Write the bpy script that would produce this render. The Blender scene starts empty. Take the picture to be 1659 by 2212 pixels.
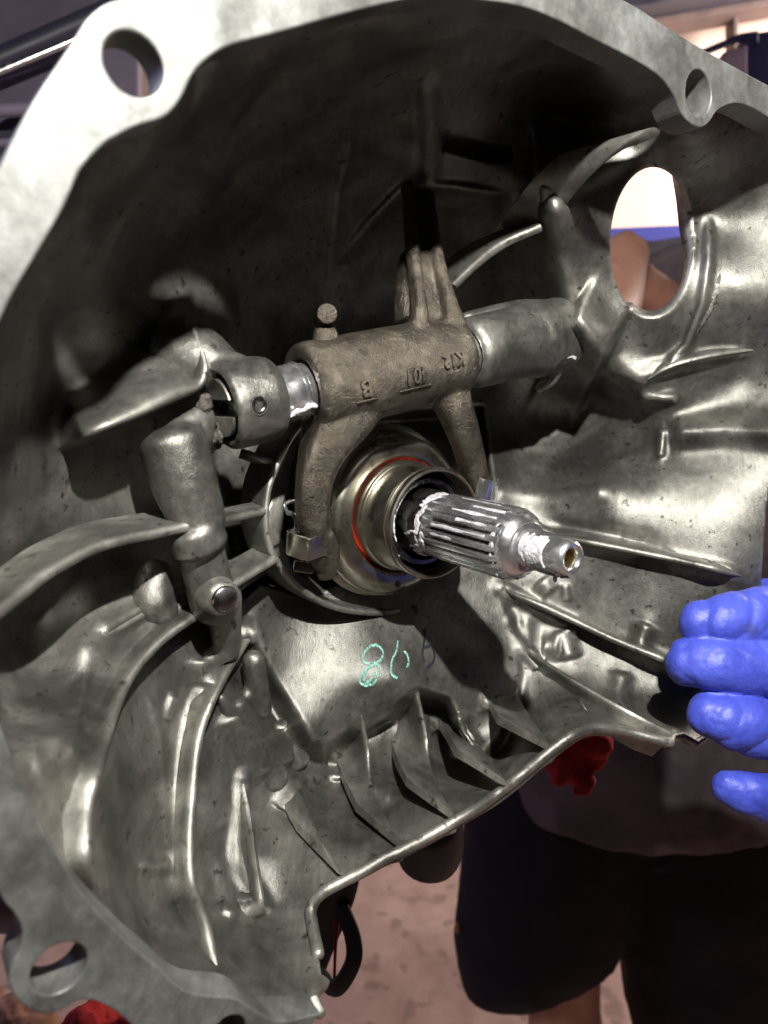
import bpy, bmesh, math, random
import numpy as np
from mathutils import Vector, Matrix

random.seed(3); np.random.seed(3)
SC = bpy.context.scene
COL = SC.collection
R = math.radians

# ------------------------------------------------------------------ frames
# picture plane units ("px") follow a 1659 x 2212 frame; lengths are centimetres,
# converted to metres when a mesh is linked.
F = 1609.0; CX, CY = 829.5, 1106.0
PITCH = R(13); CAM_H = 155.0
AX = np.array([-.70, -.18, 1.0]); AX /= np.linalg.norm(AX)      # bell axis, pointing into the bell
D0 = 17.8                                                        # camera to flange plane
cP, sP = math.cos(PITCH), math.sin(PITCH)
CAM2W = np.array([[1, 0, 0], [0, -sP, cP], [0, -cP, -sP]])       # camera (right, down, forward) -> world
CAM0 = np.array([0, 0, CAM_H])

def ray(x, y): return np.array([(x - CX) / F, (y - CY) / F, 1.0])
def camT(x, y, t):
    r = ray(x, y); return r * (D0 + t) / (AX @ r)
O = camT(1432 / 1.15733, 1388 / 1.15733, 0)
E1 = np.array([1, 0, 0.]) - AX * AX[0]; E1 /= np.linalg.norm(E1); E2 = np.cross(AX, E1)
BM = np.stack([E1, E2, AX], 1)                                   # bell -> camera
def B(x, y, t):
    """point of the bell frame seen at picture position x, y and depth t (cm) below the flange face"""
    return BM.T @ (camT(x, y, t) - O)
def K(x, y, z): return ray(x, y) * z                             # camera frame, z cm ahead
def KB(x, y, z): return BM.T @ (K(x, y, z) - O)
def cmpp(x, y, t): return camT(x, y, t)[2] / F                   # centimetres per px there
def bell2world(v):
    v = np.asarray(v, float).reshape(-1, 3)
    return ((v @ BM.T + O) @ CAM2W.T + CAM0) * .01
def cam2world(v):
    v = np.asarray(v, float).reshape(-1, 3)
    return (v @ CAM2W.T + CAM0) * .01
def W(x, y, z): return cam2world(K(x, y, z))[0] * 100            # world cm

# ------------------------------------------------------------------ camera
cam = bpy.data.cameras.new('camera'); co = bpy.data.objects.new('camera', cam); COL.objects.link(co)
cam.sensor_fit = 'VERTICAL'; cam.lens = 6.86; cam.sensor_height = 6.86 * 2212 / F; cam.sensor_width = cam.sensor_height * .75
co.location = (0, 0, CAM_H * .01); co.rotation_euler = (R(90) - PITCH, 0, 0)
cam.clip_start = .01; cam.clip_end = 100
cam.dof.use_dof = True; cam.dof.focus_distance = .335; cam.dof.aperture_fstop = 3.0
SC.camera = co

# ------------------------------------------------------------------ light
world = bpy.data.worlds.new('World'); SC.world = world; world.use_nodes = True
wn = world.node_tree.nodes['Background']; wn.inputs[0].default_value = (.62, .5, .55, 1); wn.inputs[1].default_value = .007
SC.view_settings.view_transform = 'Standard'; SC.view_settings.look = 'None'; SC.view_settings.exposure = 0; SC.view_settings.gamma = 1
def lamp(name, kind, loc_w, energy, color, size=.01, target=None):
    l = bpy.data.lights.new(name, kind); o = bpy.data.objects.new(name, l); COL.objects.link(o)
    l.energy = energy; l.color = color; o.location = loc_w
    if kind == 'AREA': l.size = size
    else: l.shadow_soft_size = size
    if target is not None:
        o.rotation_euler = (Vector(target) - Vector(loc_w)).to_track_quat('-Z', 'Y').to_euler()
    return o
LAMP = bell2world([-15.3, -28.6, -21.7])[0]
lamp('work_lamp', 'POINT', LAMP, 22, (1, .985, .93), .006)
lamp('wall_fill', 'AREA', (2.9, 2.5, 2.7), 190, (1, .86, .78), 1.2, (1.0, 3.6, 1.5))  # unseen fill added to brighten the back wall and window view
lamp('front_fill', 'AREA', (.7, -1.2, 3.0), 2, (1, .88, .86), .7, (0, .3, 1.5))  # weak soft fill added above the camera, no fixture behind it
lamp('left_fill', 'AREA', (-1.8, 1.0, 2.5), 9, (.62, .58, 1), .8, (0, .6, 1.3))  # bluish fill added for sheen on the left, no doorway is there

# ------------------------------------------------------------------ materials
MATS = {}
def mat(name, c1, c2=None, metal=0., rough=.5, rvar=.1, nscale=60, fscale=500, bump=.3, bdist=.0004, spec=.5, c3=None,
        spots=None, scratch=0., sss=0., streak=0., coat=0., broken=0., wear_sheen=0.):
    m = bpy.data.materials.new(name); m.use_nodes = True; nt = m.node_tree; N = nt.nodes; L = nt.links
    b = N['Principled BSDF']; tc = N.new('ShaderNodeTexCoord')
    c2 = c2 or c1
    n1 = N.new('ShaderNodeTexNoise'); n1.inputs['Scale'].default_value = nscale; n1.inputs['Detail'].default_value = 8
    n1.inputs['Roughness'].default_value = .62; n1.inputs['Distortion'].default_value = .4
    L.new(tc.outputs['Object'], n1.inputs['Vector'])
    cr = N.new('ShaderNodeValToRGB'); cr.color_ramp.elements[0].position = .36; cr.color_ramp.elements[1].position = .66
    cr.color_ramp.elements[0].color = (*c1, 1); cr.color_ramp.elements[1].color = (*c2, 1)
    if c3:
        e = cr.color_ramp.elements.new(.52); e.color = (*c3, 1)
    L.new(n1.outputs['Fac'], cr.inputs[0]); col = cr.outputs[0]
    n2 = N.new('ShaderNodeTexNoise'); n2.inputs['Scale'].default_value = fscale; n2.inputs['Detail'].default_value = 5
    n2.inputs['Roughness'].default_value = .7
    L.new(tc.outputs['Object'], n2.inputs['Vector'])
    if spots:
        sc_, thr, scol = spots
        n3 = N.new('ShaderNodeTexNoise'); n3.inputs['Scale'].default_value = sc_; n3.inputs['Detail'].default_value = 4
        L.new(tc.outputs['Object'], n3.inputs['Vector'])
        r3 = N.new('ShaderNodeMapRange'); r3.inputs[1].default_value = thr; r3.inputs[2].default_value = thr + .07
        L.new(n3.outputs['Fac'], r3.inputs[0])
        mx = N.new('ShaderNodeMix'); mx.data_type = 'RGBA'; L.new(r3.outputs[0], mx.inputs[0]); L.new(col, mx.inputs[6])
        mx.inputs[7].default_value = (*scol, 1); col = mx.outputs[2]
    h = n2.outputs['Fac']
    if scratch:
        mp = N.new('ShaderNodeMapping'); mp.inputs['Scale'].default_value = (900, 60, 300); mp.inputs['Rotation'].default_value = (.5, .8, .6)
        L.new(tc.outputs['Object'], mp.inputs['Vector'])
        n4 = N.new('ShaderNodeTexNoise'); n4.inputs['Scale'].default_value = 1; n4.inputs['Detail'].default_value = 3
        L.new(mp.outputs[0], n4.inputs['Vector'])
        ma = N.new('ShaderNodeMath'); ma.operation = 'MULTIPLY_ADD'; ma.inputs[1].default_value = scratch
        L.new(n4.outputs['Fac'], ma.inputs[0]); L.new(h, ma.inputs[2]); h = ma.outputs[0]
    if streak:
        def fac(scale_, rot_, lo, hi):
            mp_ = N.new('ShaderNodeMapping'); mp_.inputs['Scale'].default_value = scale_; mp_.inputs['Rotation'].default_value = rot_
            L.new(tc.outputs['Object'], mp_.inputs['Vector']); nn_ = N.new('ShaderNodeTexNoise'); nn_.inputs['Scale'].default_value = 1; nn_.inputs['Detail'].default_value = 5
            L.new(mp_.outputs[0], nn_.inputs['Vector']); rr_ = N.new('ShaderNodeMapRange'); rr_.inputs[1].default_value = .32; rr_.inputs[2].default_value = .68
            rr_.inputs[3].default_value = lo; rr_.inputs[4].default_value = hi; L.new(nn_.outputs['Fac'], rr_.inputs[0]); return rr_.outputs[0]
        for out_ in (fac((420, 40, 260), (.4, .5, .9), 1 - streak * .8, 1 + streak * .7), fac((1400, 1400, 1400), (0, 0, 0), 1 - streak * .7, 1 + streak * .7)):
            vm = N.new('ShaderNodeVectorMath'); vm.operation = 'SCALE'; L.new(col, vm.inputs[0]); L.new(out_, vm.inputs['Scale']); col = vm.outputs[0]
    if wear_sheen:  # ridges lightened: edge wear plus sheen painted into the colour
        ge = N.new('ShaderNodeNewGeometry'); rw = N.new('ShaderNodeMapRange'); rw.inputs[1].default_value = .505; rw.inputs[2].default_value = .56
        rw.inputs[3].default_value = 1; rw.inputs[4].default_value = 1 + wear_sheen; L.new(ge.outputs['Pointiness'], rw.inputs[0])
        vw = N.new('ShaderNodeVectorMath'); vw.operation = 'SCALE'; L.new(col, vw.inputs[0]); L.new(rw.outputs[0], vw.inputs['Scale']); col = vw.outputs[0]
    if broken:
        n5 = N.new('ShaderNodeTexNoise'); n5.inputs['Scale'].default_value = 900; n5.inputs['Detail'].default_value = 4; L.new(tc.outputs['Object'], n5.inputs['Vector'])
        r5 = N.new('ShaderNodeMapRange'); r5.inputs[1].default_value = broken; r5.inputs[2].default_value = broken + .12; L.new(n5.outputs['Fac'], r5.inputs[0]); L.new(r5.outputs[0], b.inputs['Alpha'])
    L.new(col, b.inputs['Base Color'])
    bp = N.new('ShaderNodeBump'); bp.inputs['Strength'].default_value = bump; bp.inputs['Distance'].default_value = bdist
    L.new(h, bp.inputs['Height']); L.new(bp.outputs[0], b.inputs['Normal'])
    mr = N.new('ShaderNodeMapRange'); mr.inputs[1].default_value = .3; mr.inputs[2].default_value = .7
    mr.inputs[3].default_value = max(.02, rough - rvar); mr.inputs[4].default_value = min(1, rough + rvar)
    L.new(n1.outputs['Fac'], mr.inputs[0]); L.new(mr.outputs[0], b.inputs['Roughness'])
    b.inputs['Metallic'].default_value = metal; b.inputs['Specular IOR Level'].default_value = spec
    if sss: b.inputs['Subsurface Weight'].default_value = sss; b.inputs['Subsurface Radius'].default_value = (.01, .004, .002)
    if coat: b.inputs['Coat Weight'].default_value = coat; b.inputs['Coat Roughness'].default_value = .15
    MATS[name] = m; return m

ALU = mat('cast_aluminium', (.085, .083, .074), (.245, .238, .213), metal=.78, rough=.43, rvar=.07, nscale=34, fscale=1500, bump=.6,
          bdist=.0003, c3=(.155, .151, .135), spots=(220, .63, (.06, .055, .046)), scratch=.6, streak=.17, wear_sheen=.8)
FLG = mat('machined_aluminium', (.07, .07, .065), (.15, .154, .148), metal=.3, rough=.45, rvar=.08, nscale=55, fscale=900, bump=.15,
          bdist=.0002, c3=(.115, .117, .11), scratch=.8, streak=.2, spots=(120, .7, (.1, .1, .09)))
IRON = mat('cast_iron', (.075, .067, .056), (.19, .165, .128), metal=.8, rough=.31, rvar=.07, nscale=110, fscale=1000, bump=1.0,
           bdist=.0008, c3=(.11, .093, .073), spots=(170, .64, (.06, .05, .045)))
STEEL = mat('bright_steel', (.66, .66, .68), (.85, .85, .87), metal=.95, rough=.24, rvar=.1, nscale=120, fscale=400, bump=.1, bdist=.0001)
DSTEEL = mat('dark_steel', (.16, .15, .15), (.34, .33, .33), metal=1, rough=.28, rvar=.1, nscale=120, fscale=600, bump=.2, bdist=.0002)
DULL = mat('dull_steel', (.10, .095, .085), (.2, .19, .17), metal=.8, rough=.42, nscale=150, fscale=600, bump=.4, bdist=.0003)
ZINC = mat('zinc_plated_steel', (.42, .39, .32), (.54, .51, .44), metal=1, rough=.29, rvar=.06, nscale=80, fscale=1500, bump=.12, bdist=.0002)
SLV = mat('sleeve_steel', (.33, .31, .27), (.46, .43, .36), metal=1, rough=.3, rvar=.06, nscale=80, fscale=1500, bump=.12, bdist=.0002)
RED = mat('red_seal', (.55, .03, .015), (.72, .06, .02), rough=.4)
GREASE = mat('grease', (.34, .33, .36), (.68, .62, .68), rough=.22, rvar=.06, nscale=300, fscale=700, bump=.7, bdist=.0008, spec=.7, coat=.6)
GLOVE = mat('nitrile_glove', (.03, .045, .34), (.06, .085, .50), rough=.5, rvar=.08, nscale=40, fscale=90, bump=.3, bdist=.003, spots=(60, .68, (.05, .06, .3)))
SHORTS = mat('black_cloth', (.012, .010, .016), (.022, .018, .026), rough=.9, fscale=300)
SHIRT = mat('dark_shirt', (.07, .052, .062), (.17, .13, .135), rough=.9, nscale=12)
SKIN = mat('skin', (.48, .23, .16), (.62, .33, .24), rough=.5, nscale=20, sss=.2)
RAG = mat('red_cloth', (.35, .012, .012), (.55, .03, .025), rough=.95, nscale=60, fscale=900, bump=.8, bdist=.001)
BLACK = mat('black_rubber', (.012, .011, .014), (.02, .018, .02), rough=.6)
STRAPR = mat('dark_red_edge', (.14, .01, .01), (.2, .015, .015), rough=.8)
FLOOR = mat('concrete', (.42, .29, .25), (.58, .42, .37), rough=.8, nscale=9, fscale=60, bump=.3, bdist=.004, spots=(14, .56, (.33, .235, .20)))
WALLM = mat('pink_wall', (.80, .62, .52), (.86, .70, .60), rough=.9, nscale=2)
BEAM = mat('brown_beam', (.10, .07, .065), (.17, .12, .11), rough=.7, nscale=8)
NAVY = mat('navy_paint', (.012, .014, .07), (.02, .022, .10), rough=.5, nscale=6)
PURP = mat('underbody_paint', (.13, .10, .15), (.22, .18, .25), rough=.45, nscale=6)
PURD = mat('dark_plastic', (.03, .03, .05), (.05, .05, .075), rough=.5, nscale=6)
TEAL = mat('teal_marker', (.14, .40, .34), (.28, .48, .42), rough=.6, nscale=500, broken=.38)
INK = mat('dark_marker', (.01, .012, .018), (.02, .02, .03), rough=.6)
TAN = mat('tan_cloth', (.42, .2, .12), (.6, .34, .24), rough=.9)
DIRT = mat('oily_grime', (.02, .018, .016), (.07, .06, .05), rough=.35, rvar=.15, nscale=200, fscale=800, bump=1, bdist=.001, spec=.6)

# ------------------------------------------------------------------ object helpers
def empty(name, loc_w, label, cat, group=None, kind=None):
    o = bpy.data.objects.new(name, None); COL.objects.link(o); o.location = Vector(loc_w); o.empty_display_size = .02
    o['label'] = label; o['category'] = cat
    if group: o['group'] = group
    if kind: o['kind'] = kind
    return o
def link(name, verts_w, faces, m, parent=None, smooth=True, mats=None, fm=None, **props):
    me = bpy.data.meshes.new(name)
    v = np.asarray(verts_w, float)
    if parent is not None:
        p = parent; loc = np.zeros(3)
        while p is not None: loc += np.array(p.location); p = p.parent
        org = np.zeros(3); v = v - loc
    else:
        org = v.mean(0); v = v - org
    me.from_pydata(v.tolist(), [], [list(map(int, f)) for f in faces]); me.update()
    for mm in (mats or [m]): me.materials.append(mm)
    if fm is not None: me.polygons.foreach_set('material_index', fm)
    if smooth: me.polygons.foreach_set('use_smooth', [True] * len(me.polygons))
    o = bpy.data.objects.new(name, me); COL.objects.link(o); o.location = org
    if parent is not None: o.parent = parent
    for k, val in props.items(): o[k] = val
    return o
class MB:
    """collects closed shapes given in cm of the bell (or camera) frame"""
    def __init__(s, frame='bell'): s.v = []; s.f = []; s.n = 0; s.fr = frame
    def add(s, v, f):
        v = np.asarray(v, float); s.v.append(v); s.f += [[i + s.n for i in q] for q in f]; s.n += len(v); return s
    def sweep(s, pts, w, h, up=None, n=16, p=2.0, caps=True, round_end=True, sub=6):
        """pts (k,3); w,h full sizes across and along 'up'; p superellipse exponent"""
        pts = np.asarray(pts, float); k = len(pts)
        w = np.broadcast_to(np.asarray(w, float), k).copy(); h = np.broadcast_to(np.asarray(h, float), k).copy()
        if sub > 1 and k > 2:
            pts, w, h = smooth_poly(pts, w, h, sub)
        elif sub > 1:
            tt = np.linspace(0, 1, sub + 1)[:, None]; pts = pts[0] * (1 - tt) + pts[-1] * tt
            w = w[0] * (1 - tt[:, 0]) + w[-1] * tt[:, 0]; h = h[0] * (1 - tt[:, 0]) + h[-1] * tt[:, 0]
        tan = np.gradient(pts, axis=0); tan /= np.linalg.norm(tan, axis=1)[:, None]
        if round_end:
            L = min(w[0], h[0]) * .5 * round_end
            a0 = []
            for q in (.98, .85, .6, .3): a0.append((q, math.sqrt(max(0, 1 - q * q))))
            P0 = [pts[0] - tan[0] * L * q for q, _ in a0]; P1 = [pts[-1] + tan[-1] * min(w[-1], h[-1]) * .5 * round_end * q for q, _ in reversed(a0)]
            w = np.concatenate([[w[0] * c for _, c in a0], w, [w[-1] * c for _, c in reversed(a0)]])
            h = np.concatenate([[h[0] * c for _, c in a0], h, [h[-1] * c for _, c in reversed(a0)]])
            tan = np.concatenate([[tan[0]] * 4, tan, [tan[-1]] * 4]); pts = np.concatenate([P0, pts, P1])
        up0 = np.array([0, 0, -1.0]) if up is None else np.asarray(up, float)
        ang = np.linspace(0, 2 * np.pi, n, endpoint=False)
        ca, sa = np.cos(ang), np.sin(ang); e = 2.0 / p
        cx = np.sign(ca) * np.abs(ca) ** e; sx = np.sign(sa) * np.abs(sa) ** e
        V = []
        for i in range(len(pts)):
            side = np.cross(tan[i], up0); ln = np.linalg.norm(side)
            if ln < 1e-3: side = np.cross(tan[i], [0.3, 1, 0]); ln = np.linalg.norm(side)
            side /= ln; u = np.cross(side, tan[i])
            V.append(pts[i] + side * (cx * w[i] / 2)[:, None] + u * (sx * h[i] / 2)[:, None])
        m_ = len(pts); V = np.concatenate(V); Fc = []
        for i in range(m_ - 1):
            for j in range(n):
                a = i * n + j; b = i * n + (j + 1) % n; Fc.append([a, b, b + n, a + n])
        Fc.append(list(range(n - 1, -1, -1))); Fc.append([(m_ - 1) * n + j for j in range(n)])
        return s.add(V, Fc)
    def tube(s, a, b, r0, r1=None, n=40, round_end=.25):
        r1 = r0 if r1 is None else r1
        a = np.asarray(a, float); b = np.asarray(b, float)
        return s.sweep([a, b], [2 * r0, 2 * r1], [2 * r0, 2 * r1], up=[0.01, .02, -1], n=n, round_end=round_end)
    def lathe(s, a, axis, prof, n=64, close=True, ref=None, sm=0):
        """prof list of (radius, distance along axis)"""
        a = np.asarray(a, float); ax = np.asarray(axis, float); ax /= np.linalg.norm(ax)
        u = np.cross(ax, [0, 1, .1] if ref is None else ref); u /= np.linalg.norm(u); v = np.cross(ax, u)
        ang = np.linspace(0, 2 * np.pi, n, endpoint=False)
        V = []
        if sm: prof = [tuple(q) for q in spline2(prof, sm)]
        for r, d in prof: V.append(a + ax * d + np.outer(np.cos(ang) * r, u) + np.outer(np.sin(ang) * r, v))
        V = np.concatenate(V); m_ = len(prof); Fc = []
        for i in range(m_ - 1 + (1 if close else 0)):
            i2 = (i + 1) % m_
            for j in range(n):
                j2 = (j + 1) % n; Fc.append([i * n + j, i * n + j2, i2 * n + j2, i2 * n + j])
        return s.add(V, Fc)
    def build(s, name, m, parent=None, remesh=None, smooth_it=0, noise=None, **props):
        v = np.concatenate(s.v); v = bell2world(v) if s.fr == 'bell' else cam2world(v)
        o = link(name, v, s.f, m, parent, **props)
        bm = bmesh.new(); bm.from_mesh(o.data); bmesh.ops.recalc_face_normals(bm, faces=bm.faces); bm.to_mesh(o.data); bm.free()
        if not remesh and len(s.f) > 30:
            es = o.modifiers.new('e', 'EDGE_SPLIT'); es.split_angle = R(48)
        if remesh:
            md = o.modifiers.new('r', 'REMESH'); md.mode = 'VOXEL'; md.voxel_size = remesh * .01; md.use_smooth_shade = True
            if smooth_it:
                sm = o.modifiers.new('s', 'SMOOTH'); sm.factor = .5; sm.iterations = smooth_it
            if noise:
                tx = bpy.data.textures.new(name + '_relief', 'CLOUDS'); tx.noise_scale = noise[1] * .01; tx.noise_depth = 3
                dm = o.modifiers.new('d', 'DISPLACE'); dm.texture = tx; dm.strength = noise[0] * .01; dm.texture_coords = 'OBJECT' if False else 'LOCAL'
        return o
def smooth_poly(pts, w, h, sub):
    k = len(pts); D = np.concatenate([pts, w[:, None], h[:, None]], 1)
    Pd = np.concatenate([[2 * D[0] - D[1]], D, [2 * D[-1] - D[-2]]]); out = []
    for i in range(1, k):
        p0, p1, p2, p3 = Pd[i - 1], Pd[i], Pd[i + 1], Pd[i + 2]
        for q in np.linspace(0, 1, sub, endpoint=False):
            out.append(.5 * ((2 * p1) + (-p0 + p2) * q + (2 * p0 - 5 * p1 + 4 * p2 - p3) * q * q + (-p0 + 3 * p1 - 3 * p2 + p3) * q ** 3))
    out.append(D[-1]); out = np.array(out)
    return out[:, :3], out[:, 3], out[:, 4]
def spline2(pts, sub=6, closed=False):
    pts = np.asarray(pts, float)
    if closed:
        Pd = np.concatenate([pts[-1:], pts, pts[:2]]); k = len(pts) + 1
    else:
        Pd = np.concatenate([[2 * pts[0] - pts[1]], pts, [2 * pts[-1] - pts[-2]]]); k = len(pts)
    out = []
    for i in range(1, k):
        p0, p1, p2, p3 = Pd[i - 1], Pd[i], Pd[i + 1], Pd[i + 2]
        for q in np.linspace(0, 1, sub, endpoint=False):
            out.append(.5 * ((2 * p1) + (-p0 + p2) * q + (2 * p0 - 5 * p1 + 4 * p2 - p3) * q * q + (-p0 + 3 * p1 - 3 * p2 + p3) * q ** 3))
    if not closed: out.append(pts[-1])
    return np.array(out)
def Bs(lst): return np.array([B(*p) for p in lst])

# ------------------------------------------------------------------ bell housing: flange
HOUS = empty('bell_housing', bell2world([0, 0, 15])[0], 'large open grey cast aluminium bell housing with ribs and a machined rim, filling the picture', 'gearbox housing')
INNER = [(-45, 780), (-75, 940), (-85, 1120), (-75, 1300), (-45, 1440), (-5, 1557), (20, 1619), (55, 1709), (85, 1779), (115, 1834), (165, 1914), (220, 1979),
         (280, 2039), (340, 2089), (380, 2127), (420, 2147), (475, 2153), (515, 2159), (550, 2182), (590, 2203), (630, 2205)]
INNER_T = [(0, 692), (30, 630), (75, 555), (125, 470), (150, 420), (175, 365), (220, 315), (250, 295), (295, 272), (345, 257), (370, 240), (392, 210),
           (420, 155), (460, 117), (505, 95), (600, 70), (715, 37), (829, 8), (900, -5), (985, -5), (1070, 3), (1140, 17), (1210, 45), (1280, 82),
           (1355, 120), (1420, 160), (1454, 200), (1474, 245), (1493, 267), (1515, 275), (1532, 264), (1549, 240), (1574, 226), (1600, 224),
           (1630, 235), (1659, 252), (1720, 285), (1790, 325)]
OUTER_T = [(1810, 262), (1659, 183), (1524, 108), (1437, 55), (1349, 0), (1200, -65), (1000, -105), (800, -105), (500, -55), (350, -18), (260, -3), (220, 12),
           (185, 43), (165, 75), (125, 135), (75, 210), (30, 295), (0, 357), (-60, 480), (-130, 700), (-165, 1000), (-160, 1300), (-110, 1600),
           (-50, 1800), (0, 1934), (30, 1974), (47, 2009), (42, 2049), (25, 2089), (20, 2129), (45, 2169), (95, 2192), (130, 2184), (175, 2161),
           (215, 2167), (260, 2194), (300, 2235), (340, 2300), (420, 2370), (520, 2380), (600, 2300), (660, 2235)]
END = [(692, 2189)]
outl = np.concatenate([spline2(INNER_T, 5), spline2(OUTER_T, 5), np.array(END), spline2(INNER[::-1], 5)])
def to_xy(poly, t=0): return np.array([B(x, y, t)[:2] for x, y in poly])
flxy = to_xy(outl)
HOLES = [((335 / 1.15733, 160 / 1.15733), .66), ((1747 / 1.15733, 234 / 1.15733), .80), ((148 / 1.15733, 2422 / 1.15733), .66), ((566 / 1.15733, 2590 / 1.15733), .6)]
def plate(name, loops, t0, t1, m, parent, bevel=.05, **props):
    cu = bpy.data.curves.new(name, 'CURVE'); cu.dimensions = '2D'; cu.fill_mode = 'BOTH'
    for lp in loops:
        sp = cu.splines.new('POLY'); sp.points.add(len(lp) - 1)
        for i, q in enumerate(lp): sp.points[i].co = (q[0], q[1], 0, 1)
        sp.use_cyclic_u = True
    cu.extrude = (t1 - t0) / 2 - bevel; cu.bevel_depth = bevel; cu.bevel_resolution = 2; cu.offset = -bevel
    tmp = bpy.data.objects.new('tmp', cu); COL.objects.link(tmp)
    bpy.context.view_layer.update()
    me = bpy.data.meshes.new_from_object(tmp.evaluated_get(bpy.context.evaluated_depsgraph_get()))
    n = len(me.vertices); v = np.empty(n * 3); me.vertices.foreach_get('co', v); v = v.reshape(-1, 3).copy(); v[:, 2] += (t0 + t1) / 2
    f = [list(p.vertices) for p in me.polygons]
    bpy.data.objects.remove(tmp); bpy.data.meshes.remove(me)
    o = link(name, bell2world(v), f, m, parent, smooth=False, **props)
    bm = bmesh.new(); bm.from_mesh(o.data); bmesh.ops.remove_doubles(bm, verts=bm.verts, dist=1e-6); bmesh.ops.recalc_face_normals(bm, faces=bm.faces)
    bm.to_mesh(o.data); bm.free()
    return o
loops = [flxy]
ang = np.linspace(0, 2 * np.pi, 64, endpoint=False)
for (hx, hy), hr in HOLES:
    c = B(hx, hy, 0)[:2]; loops.append(np.stack([c[0] + hr * np.cos(ang), c[1] + hr * np.sin(ang)], 1))
plate('flange', loops, 0, 1.15, FLG, HOUS, .06, label='wide flat machined rim with bolt holes')
# boss behind the top-left hole edge
mb = MB(); q = B(128, 222, 1.6); mb.lathe(q + np.array([0.25, 0.1, -.2]), [0, 0, 1], [(0.02, 0), (.6, 0), (.72, .15), (.72, 1.6), (.02, 1.6)], 40, close=False)
mb.build('bolt_boss', ALU, HOUS)

# ------------------------------------------------------------------ bell housing: cast wall
CTRL = [
 # left side
 (-60, 1000, 4), (0, 720, 3), (50, 900, 8), (100, 700, 8), (0, 1150, 7.5), (100, 1050, 9.5), (200, 650, 9), (300, 500, 9), (250, 900, 11.6), (350, 600, 12),
 (300, 1050, 12), (400, 700, 12.6), (420, 900, 13), (220, 1280, 10.6), (100, 1330, 10.8), (0, 1400, 8.5), (0, 1540, 4.2), (100, 1500, 7.2), (120, 1600, 3.2), (60, 1700, 1.6), (150, 1750, 3.1), (160, 1890, 1.7), (180, 1400, 8.4),
 (250, 1850, 4.6), (230, 1700, 4.9), (330, 1500, 9.8), (330, 1700, 8.0), (330, 1950, 5.0), (250, 1980, 2.2), (380, 2090, 2.2), (450, 1750, 8.6), (480, 2000, 5.2), (400, 1600, 9.8), (420, 2120, 1.8),
 (330, 1380, 10.2), (420, 1440, 10.5), (600, 1950, 6.2), (640, 2150, 1.8), (560, 2120, 2.2), (610, 2200, 1.0), (560, 1850, 7.8), (500, 1850, 8.2), (690, 2130, 2.0), (640, 2030, 4.2),
 # bottom lip
 (675, 1980, 4.6), (700, 1920, 4.8), (780, 1885, 4.5), (870, 1838, 4.2), (990, 1770, 3.8), (1120, 1680, 3.3), (1230, 1592, 3.1), (1300, 1574, 2.9), (1405, 1595, 1.8), (1505, 1606, .8),
 (700, 1780, 7.8), (800, 1800, 6.3), (900, 1740, 6.6), (1000, 1690, 6.0), (1100, 1620, 6.8), (1200, 1540, 5.8), (1300, 1520, 4.9), (1380, 1540, 3.6), (720, 1690, 10.2), (820, 1640, 10.5), (900, 1600, 10.2), (960, 1620, 9.3), (580, 1740, 10), (1050, 1680, 5.7),
 # centre
 (560, 1050, 13.6), (620, 1100, 13.2), (700, 1000, 13.5), (860, 1110, 13.5), (1000, 1000, 13.3), (860, 900, 15), (1080, 950, 14.6), (560, 950, 13.5), (550, 1250, 12.5), (640, 1290, 12.9),
 (700, 1400, 11.7), (620, 1300, 12.9), (860, 1330, 11.7), (1000, 1330, 11.0), (850, 1480, 9.5), (600, 1480, 11.6), (1000, 1500, 9.1), (1080, 1400, 9.6), (672, 1590, 10.0),
 # right
 (1150, 1350, 9.6), (1200, 1450, 7.9), (1200, 1260, 9.2), (1300, 1450, 6.2), (1300, 1300, 7.2), (1400, 1400, 4.8), (1480, 1500, 3.0), (1500, 1350, 3.2), (1400, 1200, 5.5), (1560, 1250, 2.4), (1640, 1200, 1.4),
 (1150, 1100, 11.2), (1300, 1050, 8.0), (1450, 1050, 5.3), (1600, 1000, 2.8), (1700, 950, 1.2), (1200, 950, 13.2), (1350, 920, 9.6), (1500, 900, 5.6), (1100, 850, 15), (1250, 850, 12.8), (1400, 840, 7.3), (1600, 805, 4.0),
 (1250, 700, 9.3), (1330, 700, 7.6), (1450, 740, 5.6), (1280, 560, 7.0), (1340, 450, 5.7), (1405, 525, 5.5), (1500, 560, 4.5), (1524, 478, 4.9), (1600, 620, 2.8), (1700, 650, 1.4), (1500, 400, 4.6), (1612, 410, 3.1), (1659, 365, 2.2), (1560, 290, 2.0), (1700, 320, .8),
 (1200, 560, 8.8), (1190, 430, 6.6), (1250, 395, 6.2), (1130, 430, 8.6), (1300, 300, 6.6), (1400, 250, 4.4), (1420, 180, 2.5), (1480, 300, 2.6), (1200, 250, 8.8), (1300, 215, 6.0), (1300, 150, 3.2), (1150, 60, 2.2), (1000, 80, 3.2), (1050, 250, 7.4), (1000, 420, 10.5),
 (900, 550, 15), (1060, 620, 14), (1120, 720, 13.5), (850, 350, 11), (850, 150, 6), (700, 250, 8.6), (700, 80, 3), (850, 20, 1.6), (560, 150, 5), (500, 300, 8.2), (450, 160, 3.5), (400, 270, 4.5), (600, 450, 13.5), (700, 600, 17.5), (800, 750, 18), (550, 650, 16.5),
 (250, 350, 4), (150, 480, 4), (500, 850, 15.5), (-60, 700, 1.5), (-60, 1500, 1.2), (100, 2000, 1.1), (300, 2200, 1.1), (-50, 300, 1.5), (300, 100, 1.5), (600, -40, 1.2), (1000, -60, 1.2), (1400, 40, 1.2), (1700, 180, 1.0), (500, 2260, 1.0), (1550, 1620, .5), (900, 2000, 2), (1200, 1850, 1.5), (1750, 1300, .6),
]
CT = np.array(CTRL, float)
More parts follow.
